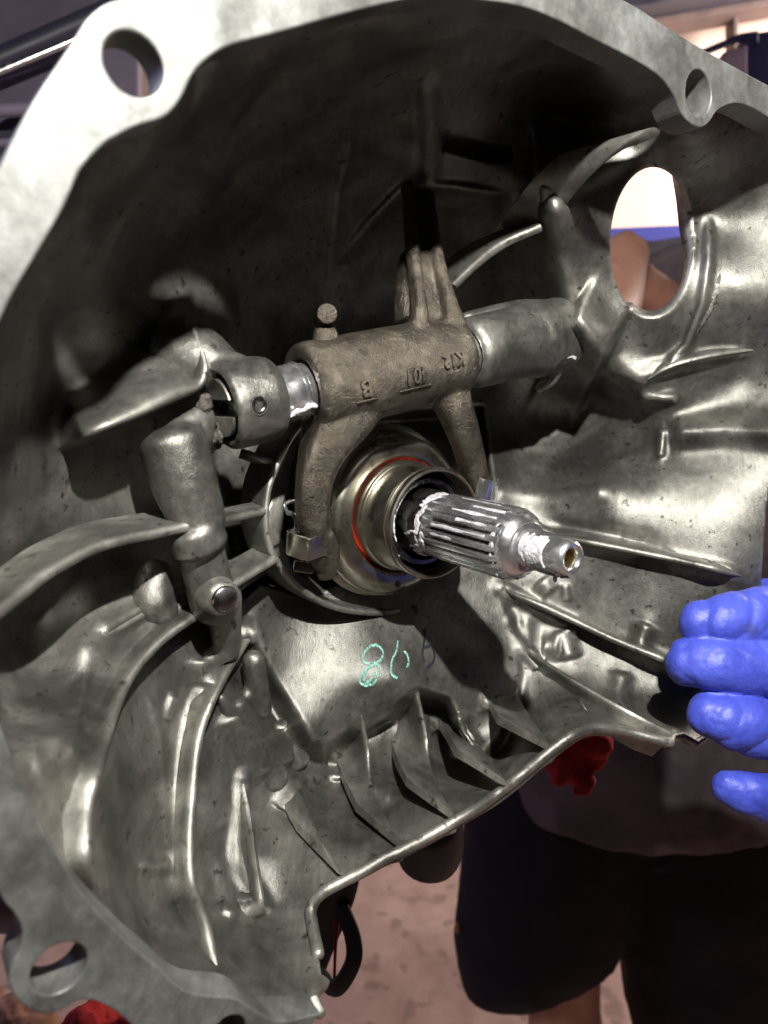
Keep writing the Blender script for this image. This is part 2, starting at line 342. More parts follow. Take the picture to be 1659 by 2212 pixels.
def tps_fit(P, v, lam=.03):
    n = len(P); d = np.linalg.norm(P[:, None] - P[None], axis=2); Km = np.where(d > 0, d * d * np.log(d + 1e-12), 0) + lam * np.eye(n)
    A = np.zeros((n + 3, n + 3)); A[:n, :n] = Km; A[:n, n] = 1; A[:n, n + 1:] = P; A[n, :n] = 1; A[n + 1:, :n] = P.T
    return np.linalg.solve(A, np.concatenate([v, np.zeros(3)]))
CP = CT[:, :2] / 1000; TPS = tps_fit(CP, CT[:, 2], .0005)
def tps(X):
    X = X / 1000; out = np.zeros(len(X))
    for s_ in range(0, len(X), 20000):
        Q = X[s_:s_ + 20000]; d = np.linalg.norm(Q[:, None] - CP[None], axis=2); Km = np.where(d > 0, d * d * np.log(d + 1e-12), 0)
        out[s_:s_ + 20000] = Km @ TPS[:len(CP)] + TPS[len(CP)] + Q @ TPS[len(CP) + 1:]
    return out
def pdist(X, poly):
    """distance of points to a polyline and arc parameter 0..1"""
    best = np.full(len(X), 1e9); par = np.zeros(len(X)); poly = np.asarray(poly, float)
    L = np.concatenate([[0], np.cumsum(np.linalg.norm(np.diff(poly, axis=0), axis=1))])
    for i in range(len(poly) - 1):
        a, b = poly[i], poly[i + 1]; ab = b - a; u = np.clip(((X - a) @ ab) / (ab @ ab), 0, 1)
        d = np.linalg.norm(X - (a + u[:, None] * ab), axis=1); k = d < best
        best[k] = d[k]; par[k] = (L[i] + u[k] * (L[i + 1] - L[i])) / L[-1]
    return best, par
def inside(X, poly):
    x, y = X[:, 0], X[:, 1]; c = np.zeros(len(X), bool); n = len(poly)
    for i in range(n):
        x1, y1 = poly[i]; x2, y2 = poly[(i + 1) % n]
        if y1 == y2: continue
        k = ((y1 > y) != (y2 > y)) & (x < (x2 - x1) * (y - y1) / (y2 - y1) + x1); c ^= k
    return c
def sdist(X, poly):
    d, _ = pdist(X, list(poly) + [poly[0]]); return np.where(inside(X, poly), d, -d)
def sstep(a, b, x):
    if a > b: return 1 - sstep(b, a, x)
    q = np.clip((x - a) / (b - a), 0, 1); return q * q * (3 - 2 * q)

# low cast relief: polyline, half width px, height cm, sharpness
BUMPS = [
 ([(188, 1455), (170, 1540), (150, 1650)], 13, .16), ([(318, 1560), (322, 1700), (326, 1830)], 26, .16), ([(300, 1480), (330, 1530), (345, 1600), (352, 1700), (362, 1820), (388, 1890)], 11, .22),
 ([(298, 1862), (335, 1874), (370, 1866)], 20, .35), ([(235, 1430), (205, 1530)], 22, .12), ([(470, 1850), (500, 1960), (560, 2080)], 22, .15), ([(60, 1560), (110, 1760), (200, 1930)], 14, .12),
 ([(380, 1500), (360, 1560)], 14, .25), ([(480, 1960), (505, 1972)], 12, .2),
 ([(1050, 1055), (1200, 1070), (1330, 1052)], 34, .35), ([(1180, 1128), (1300, 1150), (1420, 1175)], 18, -.2), ([(1232, 1425), (1222, 1385), (1205, 1360)], 17, .55),
 ([(1168, 1252), (1190, 1282)], 17, .5), ([(1220, 1260), (1225, 1300)], 7, .25), ([(1398, 1345), (1385, 1380), (1365, 1402)], 14, .42), ([(1345, 1450), (1335, 1500), (1312, 1530)], 15, .4),
 ([(1170, 1395), (1208, 1398)], 18, .5), ([(1100, 1320), (1130, 1345), (1125, 1390)], 16, .35), ([(1290, 1530), (1240, 1500)], 14, .2),
 ([(1530, 478), (1531, 560), (1517, 660), (1482, 748), (1402, 818)], 11, .34), ([(1185, 385), (1195, 470), (1205, 560), (1250, 690), (1310, 790), (1420, 862)], 48, .9),
 ([(1440, 935), (1560, 925), (1700, 930)], 34, .55), ([(1432, 925), (1425, 990)], 11, .25), ([(1470, 860), (1380, 862)], 14, .35),
 ([(760, 300), (730, 420), (712, 600)], 14, .35), ([(1150, 260), (1160, 380)], 12, .4), ([(920, 165), (930, 300), (925, 420)], 26, .5),
 ([(1205, 730), (1310, 785)], 105, 2.3), ([(508, 1525), (592, 1680)], 50, .6), ([(600, 1568), (640, 1650)], 40, .6), ([(452, 1420), (455, 1480)], 34, .5), ([(486, 1300), (490, 1400)], 44, .6), ([(735, 560), (800, 480), (875, 402), (980, 404), (1080, 420)], 12, .35), ([(650, 1700), (760, 1690)], 16, -.4), ([(985, 1540), (1000, 1640)], 24, .9), ([(1020, 1660), (1075, 1640)], 20, .3),
 ([(800, 1700), (850, 1720)], 22, .3), ([(880, 1640), (920, 1700)], 18, .25),
]
MOUND = [(545, 1262), (700, 1180), (900, 1100), (1040, 1200), (1098, 1290), (1128, 1370), (1138, 1450), (1122, 1530), (1088, 1600), (1050, 1640), (1005, 1640), (960, 1520), (905, 1502),
         (860, 1535), (790, 1572), (740, 1602), (700, 1620), (672, 1610), (640, 1560), (590, 1480), (552, 1400), (535, 1330)]
WINDOW = np.array([(1408 + 90 * math.cos(a) - 3 * math.sin(a), 524 + 163 * math.sin(a)) for a in np.linspace(0, 2 * np.pi, 90, endpoint=False)])
LIP = [(697, 2124), (687, 2059), (674, 1994), (672, 1962), (690, 1934), (725, 1912), (780, 1884), (830, 1854), (870, 1836), (930, 1804), (990, 1769), (1055, 1729),
       (1120, 1679), (1180, 1629), (1230, 1592), (1268, 1576), (1300, 1573), (1355, 1581), (1405, 1594), (1447, 1603), (1454, 1590), (1475, 1588), (1504, 1605), (1530, 1587)]
EDGE_R = [(1590, 1480), (1642, 1290), (1655, 1100), (1690, 900)]
def offset_poly(poly, d):
    p = np.asarray(poly, float); t_ = np.gradient(p, axis=0); t_ /= np.linalg.norm(t_, axis=1)[:, None]
    return p + np.stack([t_[:, 1], -t_[:, 0]], 1) * d
inn_t = offset_poly(spline2(INNER_T[1:], 3), 20); inn_b = offset_poly(spline2(INNER, 3), -16)
REGION = np.concatenate([spline2(LIP[:19], 4), np.array(LIP[19:]), np.array(EDGE_R), [(1790, 700), (1800, 345)], inn_t[::-1], [(-30, 700)], inn_b, [(640, 2222), (690, 2192), (668, 2150)]])
BOREC = (870, 1108)

RAMPS = [([(110, 968, 9.6), (165, 951, 8.2), (225, 929, 7.6), (300, 899, 7.9), (375, 864, 8.4), (436, 837, 8.9), (450, 790, 9.2), (436, 740, 9.7), (416, 680, 10.5), (402, 620, 11.4)], [110, 120, 130, 150, 175, 130, 120, 115, 105, 90])]
VOIDS = [([(440, 880), (640, 890), (645, 945), (603, 1005), (583, 1060), (575, 1096), (510, 1106), (478, 1106), (450, 1000)], 4.5, -4, 14),
 ([(484, 1142), (568, 1120), (570, 1160), (556, 1182), (530, 1200), (492, 1205)], 4, -4, 12),
 ([(512, 1288), (600, 1222), (628, 1250), (640, 1285), (600, 1272), (560, 1260), (530, 1290)], 3, -4, 9),
 ([(640, 1000), (700, 900), (1040, 880), (1060, 1040), (1000, 1180), (700, 1270), (640, 1230), (610, 1150)], 2.5, -8, 20)]
def wall_t(X, gap=True):
    t = tps(X)
    sm_ = sdist(X, MOUND); e0 = -10 - 38 * sstep(780, 660, X[:, 0]); q_ = np.clip((sm_ - e0) / (20 - e0), 0, 1); m = q_ * q_ * (3 - 2 * q_); t = t + (1 - m) * sstep(-170, -10, sdist(X, MOUND)) * .0
    near = np.exp(-(np.minimum(sdist(X, MOUND), 0) / 62.) ** 2); lowside = sstep(1250, 1380, X[:, 1]) * sstep(1150, 1040, X[:, 0])
    t = t + (1 - m) * near * (2.1 if gap else .3) * lowside
    for poly, w, h in BUMPS:
        if poly[0][0] > 1090 and 1230 < poly[0][1] < 1560: w, h = w * 1.5, h * .6
        k = (X[:, 0] > min(p[0] for p in poly) - 3 * w) & (X[:, 0] < max(p[0] for p in poly) + 3 * w) & (X[:, 1] > min(p[1] for p in poly) - 3 * w) & (X[:, 1] < max(p[1] for p in poly) + 3 * w)
        if k.any():
            d, u = pdist(X[k], poly); t[k] -= h * np.exp(-(d / w) ** 2 * 1.2) * np.minimum(1, np.minimum(u, 1 - u) * 6 + .25)
    # inner opening in the dark top
    for crest, ws in RAMPS:
        C_ = spline2([list(q) + [w_] for q, w_ in zip(crest, ws)], 4); pl = C_[:, :2]; best = np.full(len(X), 1e9); ct = np.zeros(len(X)); wd = np.ones(len(X)); sg = np.zeros(len(X)); pr = np.zeros(len(X))
        for i in range(len(pl) - 1):
            ab = pl[i + 1] - pl[i]; u = np.clip(((X - pl[i]) @ ab) / (ab @ ab), 0, 1); dv = X - (pl[i] + u[:, None] * ab); d = np.linalg.norm(dv, axis=1); k = d < best
            best[k] = d[k]; ct[k] = (C_[i, 2] + u * (C_[i + 1, 2] - C_[i, 2]))[k]; wd[k] = (C_[i, 3] + u * (C_[i + 1, 3] - C_[i, 3]))[k]; sg[k] = (ab[0] * dv[:, 1] - ab[1] * dv[:, 0])[k]; pr[k] = ((i + u) / (len(pl) - 1))[k]
        f_ = np.where(sg < 0, 1 - sstep(.04, 1, best / wd), 1 - sstep(0, 12, best)) * np.minimum(1, np.minimum(pr, 1 - pr) * 7)
        t = np.where(t > ct, t + (ct - t) * f_, t)
    for pol, dd, e0, e1 in VOIDS: t = t + dd * sstep(e0, e1, sdist(X, pol))
    t = t + .8 * sstep(-3, 8, sdist(X, [(955, 288), (1108, 318), (1105, 350), (1060, 352), (955, 325)]))
    return t
def grid_surface():
    st = 5.0; xs = np.arange(-100, 1800, st); ys = np.arange(-120, 2300, st)
    X, Y = np.meshgrid(xs, ys); P = np.stack([X.ravel(), Y.ravel()], 1); nx, ny = len(xs), len(ys)
    reg = sdist(P, REGION); win = sdist(P, WINDOW)
    ok = (reg > -st * .55) & (win < st * .55)
    ok = ok.reshape(ny, nx)
    fo = ok[:-1, :-1] & ok[1:, :-1] & ok[:-1, 1:] & ok[1:, 1:]
    # snap verts near an outline onto it
    def snap(P, sel, poly, closed=True):
        poly = np.asarray(poly, float); pp = np.concatenate([poly, poly[:1]]); idx = np.where(sel)[0]; Q = P[idx]
        best = np.full(len(Q), 1e9); pos = Q.copy()
        for i in range(len(pp) - 1):
            a, b = pp[i], pp[i + 1]; ab = b - a; q2 = ab @ ab
            if q2 < 1e-9: continue
            u = np.clip(((Q - a) @ ab) / q2, 0, 1); c = a + u[:, None] * ab; d = np.linalg.norm(Q - c, axis=1); k = d < best
            best[k] = d[k]; pos[k] = c[k]
        P[idx] = pos
    used = np.zeros((ny, nx), bool); cnt = np.zeros((ny, nx), int)
    for a in (0, 1):
        for b in (0, 1): cnt[a:ny - 1 + a, b:nx - 1 + b] += fo
    bd = ((cnt > 0) & (cnt < 4)).ravel()
    P2 = P.copy()
    snap(P2, bd & (np.abs(reg) < st * 1.6), REGION); snap(P2, bd & (np.abs(win) < st * 1.6), WINDOW)
    ids = np.full(nx * ny, -1); us = np.where(cnt.ravel() > 0)[0]; ids[us] = np.arange(len(us))
    Q = P2[us]; t = wall_t(Q)
    r = np.stack([(Q[:, 0] - CX) / F, (Q[:, 1] - CY) / F, np.ones(len(Q))], 1); z = (D0 + t) / (r @ AX); cpos = r * z[:, None]
    bell = (cpos - O) @ BM
    jj, ii = np.where(fo); a = ids[jj * nx + ii]; b = ids[jj * nx + ii + 1]; c = ids[(jj + 1) * nx + ii + 1]; d = ids[(jj + 1) * nx + ii]
    return Q, bell, np.stack([a, b, c, d], 1)
def wallB(x, y, lift=0.):
    t = wall_t(np.array([[x, y]], float))[0] - lift; return B(x, y, t)

# ribs: crest points (x, y, depth) ; thickness, how far they run down the bore
RIBS = [
 ([(478, 1303, 8.0), (430, 1330, 7.7), (370, 1371, 7.2), (312, 1430, 6.6), (270, 1500, 5.9), (240, 1590, 5.2), (217, 1680, 4.6), (200, 1745, 4.2), (198, 1850, 3.6), (205, 1925, 2.7)], .38, 5.5, 1.6),
 ([(541, 1383, 9.6), (500, 1445, 9.0), (462, 1520, 8.2), (437, 1590, 7.4), (425, 1680, 6.6), (417, 1800, 5.6), (421, 1900, 4.6), (450, 1985, 3.4), (470, 2085, 2.2)], .38, 5.5, 1.35),
 ([(527, 1693, 9.3), (541, 1760, 8.2), (552, 1850, 7.0), (566, 1940, 5.7), (577, 1975, 5.2)], .3, 4, 0.9),
 ([(648, 1712, 10.2), (664, 1748, 9.0), (694, 1812, 7.6), (738, 1890, 6.0)], .25, 4.5, 'g'),
 ([(781, 1545, 10.6), (795, 1610, 9.8), (806, 1700, 8.4), (834, 1768, 6.8), (868, 1830, 5.2)], .25, 5, 'g'),
 ([(904, 1500, 10.6), (920, 1575, 9.6), (932, 1660, 8.2), (952, 1715, 6.8), (984, 1769, 5.2)], .25, 5, 'g'),
 ([(1036, 1614, 8.4), (1060, 1645, 7.2), (1094, 1694, 5.6)], .25, 4, 'g'),
 ([(1114, 1496, 9.4), (1147, 1552, 7.5), (1190, 1618, 5.2)], .25, 4.5, 'g'),
 ([(1138, 1404, 8.8), (1200, 1444, 7.6), (1280, 1492, 6.0), (1370, 1541, 4.0), (1456, 1586, 2.1)], .30, 5, 0.8),
 ([(1243, 1490, 6.7), (1268, 1535, 5.2)], .2, 2, 0.3),
 ([(1092, 1275, 9.6), (1160, 1304, 8.6), (1240, 1341, 7.2), (1330, 1383, 5.4), (1440, 1428, 3.7), (1520, 1462, 2.6)], .34, 5, 0.9),
 ([(1180, 1154, 9.4), (1250, 1168, 8.1), (1350, 1188, 6.2), (1460, 1210, 4.3), (1550, 1231, 2.9), (1605, 1246, 2.0)], .34, 4, 0.7),
 ([(1205, 475, 6.6), (1215, 455, 6.2), (1250, 408, 4.9), (1300, 357, 3.3), (1360, 312, 1.9), (1424, 281, .7)], .42, 4, None),
 ([(985, 618, 10.4), (1040, 566, 9.4), (1100, 523, 8.3), (1172, 491, 7.2)], .42, 2.6, None),
 ([(1400, 820, 6.7), (1450, 793, 5.6), (1530, 772, 4.1), (1628, 757, 2.3)], .28, 2.5, 0.5),
 ([(-60, 1375, 2.6), (0, 1326, 3.6), (50, 1286, 4.4), (100, 1246, 5.2), (150, 1216, 5.9), (210, 1186, 6.7), (280, 1166, 7.4), (350, 1153, 8.0), (415, 1138, 8.4)], .38, 2.9, None),
 ([(665, 905, 10.8), (630, 950, 10.8), (600, 1010, 10.7), (583, 1060, 10.6), (577, 1130, 10.5), (590, 1190, 10.5), (625, 1248, 10.6), (680, 1292, 10.8), (745, 1318, 11.1), (830, 1326, 11.6), (900, 1315, 12.0)], .32, 2.2, None),
 ([(470, 1130, 9.3), (520, 1118, 9.9), (575, 1106, 10.5)], .36, 1.2, None),
 ([(498, 1272, 8.9), (550, 1240, 9.6), (600, 1210, 10.4)], .36, 2.0, None),
 ([(550, 985, 11.0), (600, 1003, 10.9)], .3, 1.5, None),
 ([(235, 1370, 8.3), (300, 1335, 8.5), (372, 1290, 8.7), (430, 1262, 8.8)], .35, 3, .35),
]
def on_wall(crest, h):
    if h is None: return crest
    if h == 'g':
        c = spline2([q[:2] for q in crest], 3); t = wall_t(c, False); n = len(c); off = np.interp(np.linspace(0, 1, n), [0, .25, .8, 1], [.1, .4, .45, .25]); tc_ = t - off
        for _ in range(2): tc_[1:-1] = (tc_[:-2] + tc_[1:-1] + tc_[2:]) / 3
        return [(q[0], q[1], a_) for q, a_ in zip(c, tc_)]
    n = len(crest); c = np.array([q[:2] for q in crest], float); t = wall_t(c)
    return [(q[0], q[1], t[i] - h * min(1, .35 + .65 * i, .02 + .98 * (n - 1 - i))) for i, q in enumerate(crest)]
RIBS = [(on_wall(c_, h_), th_, (dp_ if h_ is None else 3.4 if h_ == 'g' else h_ + 1.0), h_ is not None, h_ == 'g') for c_, th_, dp_, h_ in RIBS]
Q2, WB, WF = grid_surface()
# fillets where ribs meet the wall: measured square to the bore axis
for crest, th, dep, hug, gus in RIBS:
    pl = Bs(crest); d, u = pdist(WB[:, :2], pl[:, :2]); L = np.concatenate([[0], np.cumsum(np.linalg.norm(np.diff(pl[:, :2], axis=0), axis=1))]); L /= L[-1]
    ct = np.interp(u, L, pl[:, 2]); rise = np.clip(WB[:, 2] - ct, 0, dep + 1)
    if not hug: continue
    k = (d < 1.6) & (rise < dep + .9)
    WB[k, 2] -= (np.minimum(rise, .55) * .75 * np.exp(-((np.maximum(d - th * .5, 0)) / .28) ** 2))[k]
wall = link('cast_wall', bell2world(WB), WF, ALU, HOUS)
sd = wall.modifiers.new('thickness', 'SOLIDIFY'); sd.thickness = .009; vg = wall.vertex_groups.new(name='thickness'); dw_ = np.clip(1 - (np.abs(sdist(Q2, WINDOW)) - 40) / 60, .42, 1)
for w_ in np.unique(np.round(dw_, 2)): vg.add([int(i) for i in np.where(np.round(dw_, 2) == w_)[0]], float(w_), 'REPLACE')
sd.vertex_group = 'thickness'; sd.offset = -1 if True else 1
me = wall.data
def orient(obj, toward_camera=True):
    me = obj.data; me.update(); n = 0
    v = bell2world([0, 0, -20])[0] - np.array(obj.location)
    i = len(me.polygons) // 2
    s_ = 0
    for p in list(me.polygons)[::997]:
        s_ += (Vector((0, 0, CAM_H * .01)) - (p.center + Vector(HOUS.location))).dot(p.normal)
    if s_ < 0: me.flip_normals()
orient(wall)

for crest, th, dep, hug, gus in RIBS:
    P = Bs(crest); Pf, _, _ = smooth_poly(P, np.ones(len(P)), np.ones(len(P)), 8 if len(P) < 12 else 3) if len(P) > 2 else (P, 0, 0)
    tan = np.gradient(Pf, axis=0); tan[:, 2] = 0; tan /= np.linalg.norm(tan, axis=1)[:, None]; side = np.stack([tan[:, 1], -tan[:, 0], np.zeros(len(tan))], 1)
    if hug and not gus:
        cc = spline2([q[:2] for q in crest], 8); e = 15.
        cc = cc if len(crest) > 2 else np.array([crest[0][:2], crest[-1][:2]], float)
        tt = [tps(cc + np.array(o_)) for o_ in ((-e, 0), (e, 0), (0, -e), (0, e))]
        gx = np.array([B(x + e, y, t1) - B(x - e, y, t0) for (x, y), t0, t1 in zip(cc, tt[0], tt[1])]); gy = np.array([B(x, y + e, t1) - B(x, y - e, t0) for (x, y), t0, t1 in zip(cc, tt[2], tt[3])])
        nn = np.cross(gx, gy); nn[nn[:, 2] < 0] *= -1; nn /= np.linalg.norm(nn, axis=1)[:, None]; nn = nn * .75 + np.array([0, 0, .25])
        for _ in range(8): nn[1:-1] = (nn[:-2] + nn[1:-1] + nn[2:]) / 3
        tan = np.gradient(Pf, axis=0); tan /= np.linalg.norm(tan, axis=1)[:, None]
        nn -= tan * (nn * tan).sum(1)[:, None]; nn /= np.linalg.norm(nn, axis=1)[:, None]; side = np.cross(tan, nn)
    else: nn = np.tile([0, 0, 1.], (len(Pf), 1))
    n = len(Pf); env = np.minimum(1, np.minimum(np.arange(n), n - 1 - np.arange(n)) / 4 * .4 + .6) if hug and not gus else np.ones(n)
    prof = [(-.75, dep), (-.6, dep * .35), (-.53, .35), (-.48, .16), (-.32, .045), (0, 0), (.32, .045), (.48, .16), (.53, .35), (.6, dep * .35), (.75, dep)]
    V = np.concatenate([Pf + side * (px_ * th * 1.0 * env)[:, None] + nn * pz for px_, pz in prof])
    k = len(prof); Fc = []
    for a in range(k):
        b = (a + 1) % k
        for i in range(n - 1): Fc.append([a * n + i, a * n + i + 1, b * n + i + 1, b * n + i])
    Fc.append([a * n for a in range(k)]); Fc.append([a * n + n - 1 for a in range(k - 1, -1, -1)])
    mb = MB(); mb.add(V, Fc); mb.build('rib', ALU, HOUS)

# rounded bead along the open lower edge
lp = spline2(LIP[1:20], 4); lt = wall_t(lp)
mb = MB(); mb.sweep([B(x, y, t - .05) for (x, y), t in zip(lp, lt)], .46, .46, sub=1, n=12); mb.build('edge_bead', ALU, wall)
lp = np.array(LIP[19:] + EDGE_R[:1]); lt = wall_t(lp)
mb = MB(); mb.sweep([B(x, y, t - .02) for (x, y), t in zip(lp, lt)], .34, .34, sub=1, n=10); mb.build('edge_bead', ALU, wall)
mb = MB(); mb.sweep([B(696, 2122, 1.9), B(672, 2148, 1.2), B(690, 2186, .7)], .4, .5, sub=3, n=10, p=4); mb.build('edge_bead', ALU, wall)

# bosses and columns
S_ = lambda px_, x, y, t: px_ * cmpp(x, y, t)
def tb(mb, pts, wpx, flat=1.0, **kw):
    P = Bs(pts); w = [S_(wp, *p) for wp, p in zip(wpx, pts)]
    mb.sweep(P, w, [q * flat for q in w], n=28, sub=6, **kw)
ax0, ax1 = B(575, 860, 9), B(1100, 745, 9); AXF = (ax1 - ax0) / np.linalg.norm(ax1 - ax0)
def onax(x):                                            # point on the cross shaft axis at picture x
    lo, hi = -30., 30.
    for _ in range(50):
        m_ = (lo + hi) / 2; p = BM @ (ax0 + AXF * m_) + O; xx = CX + F * p[0] / p[2]
        if xx < x: lo = m_
        else: hi = m_
    return ax0 + AXF * lo
mb = MB()
tb(mb, [(372, 955, 9.6), (398, 1040, 9.4), (432, 1135, 9.2)], [146, 142, 118], round_end=.5)
tb(mb, [(448, 890, 10.4), (420, 940, 9.8), (400, 985, 9.6)], [60, 84, 100], round_end=.9)
tb(mb, [(352, 945, 9.9), (385, 925, 9.7), (425, 895, 9.9)], [40, 46, 40], round_end=.9)
tb(mb, [(418, 1142, 9.1), (434, 1180, 9.1)], [122, 124], round_end=.25)
tb(mb, [(434, 1185, 9.4), (462, 1300, 9.6)], [98, 104])
tb(mb, [(482, 1290, 9.8), (490, 1400, 10.9)], [80, 62])
tb(mb, [(452, 1420, 11.0), (455, 1475, 11.2)], [58, 50])
mb.build('pivot_column', ALU, HOUS, remesh=.11, smooth_it=6, noise=(.05, .5))
mb = MB(); tb(mb, [(335, 1245, 10.9), (330, 1300, 10.7), (345, 1318, 10.6)], [78, 96, 80]); mb.build('small_boss', ALU, HOUS, remesh=.12, smooth_it=5, noise=(.04, .5))
mb = MB(); tb(mb, [(508, 1525, 11.0), (545, 1600, 10.9), (592, 1682, 10.6)], [56, 64, 66], round_end=.8)
tb(mb, [(600, 1568, 12.0), (640, 1650, 11.4)], [66, 66], round_end=.4)
tb(mb, [(530, 1505, 11.6), (575, 1560, 11.9)], [36, 44]); tb(mb, [(475, 1505, 10.6), (495, 1535, 10.8)], [20, 40])
tb(mb, [(548, 1428, 11.6), (560, 1530, 11.8)], [50, 56])
mb.build('oil_gallery_boss', ALU, HOUS, remesh=.11, smooth_it=7, noise=(.06, .4))
# dowel pin
pc = B(488, 1296, 7.9); mb = MB(); mb.lathe(pc, [0, 0, 1], [(.02, 0), (.42, 0), (.5, .06), (.52, .14), (.52, 3), (.02, 3)], 40, close=False); mb.build('dowel_pin', DSTEEL, HOUS)
mb = MB(); mb.lathe(pc + [0, 0, .12], [0, 0, 1], [(.53, 0), (.62, .06), (.72, .25), (.85, 1.8), (.53, 1.8)], 40); mb.build('pin_boss', ALU, HOUS)
# left shaft boss: open tube with slotted shaft end showing
a = onax(478); b = onax(592); Ltot = np.linalg.norm(b - a)
mb = MB(); mb.lathe(a, AXF, [(1.25, .5), (1.25, .12), (1.34, 0), (1.52, 0), (1.64, .14), (1.68, .5), (1.68, Ltot - .55), (1.56, Ltot - .16), (1.35, Ltot), (1.16, Ltot), (1.16, Ltot - .3), (1.16, .5)], 72)
tb(mb, [(395, 775, 11.6), (440, 785, 10.6), (492, 800, 9.6)], [190, 150, 90], round_end=.4)
tb(mb, [(440, 770, 10.2), (520, 790, 8.9)], [60, 50], round_end=.6)
mb.build('shaft_boss', ALU, HOUS, remesh=.09, smooth_it=4, noise=(.04, .35))
# oily deposit behind the boss
mb = MB(); rng = random.Random(5)
for i in range(26):
    q = B(rng.uniform(425, 462), rng.uniform(840, 960), rng.uniform(9.6, 10.4)); mb.sweep([q, q + np.array([rng.uniform(-.2, .2), .35, .1])], rng.uniform(.2, .42), rng.uniform(.2, .42), sub=2, n=8)
for i in range(16):
    q = B(rng.uniform(468, 512), rng.uniform(905, 948), rng.uniform(9.2, 9.7)); mb.sweep([q, q + np.array([rng.uniform(-.2, .2), .2, .1])], rng.uniform(.15, .3), rng.uniform(.15, .3), sub=2, n=8)
mb.build('grime', DIRT, HOUS, remesh=.06, smooth_it=1, noise=(.15, .12), kind='stuff')
# right shaft boss
a = onax(1003); Lr = np.linalg.norm(onax(1200) - a)
mb = MB(); mb.lathe(a, AXF, [(1.15, .2), (1.2, -.02), (1.42, 0), (1.6, .2), (1.66, .55), (1.74, Lr * .62), (1.86, Lr * .68), (1.9, Lr * .76), (1.8, Lr * .82), (1.8, Lr + .3), (1.15, Lr + .3)], 72)
tb(mb, [(1188, 660, 9.2), (1216, 735, 8.4), (1196, 812, 8.8), (1165, 838, 9.6)], [26, 30, 28, 20])
tb(mb, [(1010, 690, 10.5), (1120, 668, 10), (1200, 665, 9.6)], [36, 40, 36])
mb.build('shaft_boss', ALU, HOUS, remesh=.1, smooth_it=5, noise=(.05, .4))
# web that climbs from the right boss towards the rim
mb = MB(); tb(mb, [(1186, 398, 6.2), (1194, 480, 7.4), (1203, 560, 8.7), (1225, 650, 9.6)], [46, 52, 48, 60], round_end=.6); mb.build('web', ALU, HOUS, remesh=.12, smooth_it=8, noise=(.05, .5))
# bearing guide hub behind the release bearing
mb = MB(); mb.lathe([0, 0, 12.0], [0, 0, 1], [(1.7, 0), (3.6, 0), (3.9, .3), (4.1, 1.9), (1.7, 1.9)], 72); mb.build('guide_hub', ALU, HOUS)
# mark strokes on the cast centre
def stroke(name, pts, m, wpx, parent, lift=.02):
    pl = spline2(pts, 5); ts = wall_t(pl); P = np.array([B(x, y, t - lift) for (x, y), t in zip(pl, ts)])
    nr = np.array([0.35, -.3, -1.]); nr /= np.linalg.norm(nr); c = cmpp(*pl[0], 11)
    mb = MB(); mb.sweep(P, wpx * c, .035, up=nr, sub=1, n=8, round_end=.2); return mb.build(name, m, parent)
def zz(x, y): return ((860 + x / 5.925) / 1.15733, (1560 + y / 5.925) / 1.15733)
for lift_, pts in enumerate([[(480, 310), (380, 340), (290, 450), (300, 560), (420, 590), (540, 540), (580, 430), (540, 350), (450, 300)], [(360, 600), (500, 600), (510, 760), (440, 880), (320, 910), (240, 860), (260, 760), (340, 670), (440, 620)],
            [(360, 660), (300, 760), (310, 860), (400, 830), (470, 720)], [(800, 250), (780, 400), (720, 520), (700, 680), (720, 760), (790, 800)], [(890, 400), (940, 460), (960, 560), (930, 650)]]):
    stroke('marker_stroke', [zz(*p) for p in pts], TEAL, 6.5, wall, .03)
for pts in [[(1210, 60), (1190, 250), (1160, 450), (1190, 560)], [(1190, 350), (1290, 330), (1340, 440), (1320, 560), (1230, 640)]]:
    stroke('marker_stroke', [zz(*p) for p in pts], INK, 8, wall, .03)
# grease smear on the boss
mb = MB(); mb.sweep([B(1224, 770, 7.6), B(1234, 769, 7.55), B(1243, 774, 7.6)], .22, .12, sub=3, n=8); mb.build('grease_smear', GREASE, HOUS, remesh=.03, smooth_it=1, noise=(.08, .1))

# ------------------------------------------------------------------ cross shaft
CS = empty('cross_shaft', bell2world(onax(700))[0], 'bright steel cross shaft carrying the brown clutch fork, its greasy end between boss and fork', 'shaft')
mb = MB(); a = onax(474); b = onax(1130); LL = np.linalg.norm(b - a)
sF = np.linalg.norm(onax(636) - a)
mb.lathe(a, AXF, [(.02, .55), (1.1, .55), (1.13, .6), (1.13, sF), (1.2, sF + .02), (1.2, sF + .1), (1.08, sF + .14), (1.08, LL), (.02, LL)], 64, close=False); mb.build('rod', STEEL, CS)
# slotted end: two half discs
u = np.cross(AXF, [0, 0, 1]); u /= np.linalg.norm(u); dn = np.array([0, 1, 0.]) - AXF * AXF[1]; dn /= np.linalg.norm(dn); sd_ = np.cross(AXF, dn)
for sg in (-1, 1):
    loop = [(math.cos(q) * 1.1, sg * math.sin(q) * 1.1) for q in np.linspace(.3, math.pi - .3, 20)]
    V = [a + AXF * d_ + sd_ * x + dn * y for d_ in (0, .6) for x, y in loop]; k = len(loop)
    Fc = [list(range(k)), list(range(2 * k - 1, k - 1, -1))] + [[i, (i + 1) % k, (i + 1) % k + k, i + k] for i in range(k)]
    mb = MB(); mb.add(V, Fc); o = mb.build('slotted_end', ALU, CS); o.data.polygons.foreach_set('use_smooth', [False] * len(o.data.polygons))
mb = MB(); e_ = onax(662)
cd = (BM.T @ (-O)) - e_; cd -= AXF * (cd @ AXF); cd /= np.linalg.norm(cd); td = np.cross(AXF, cd)
if (BM @ td)[1] < 0: td = -td
AY = .13
def oncyl(x, ang_, r): return onax(x) + (cd * math.cos(ang_) + td * math.sin(ang_)) * r
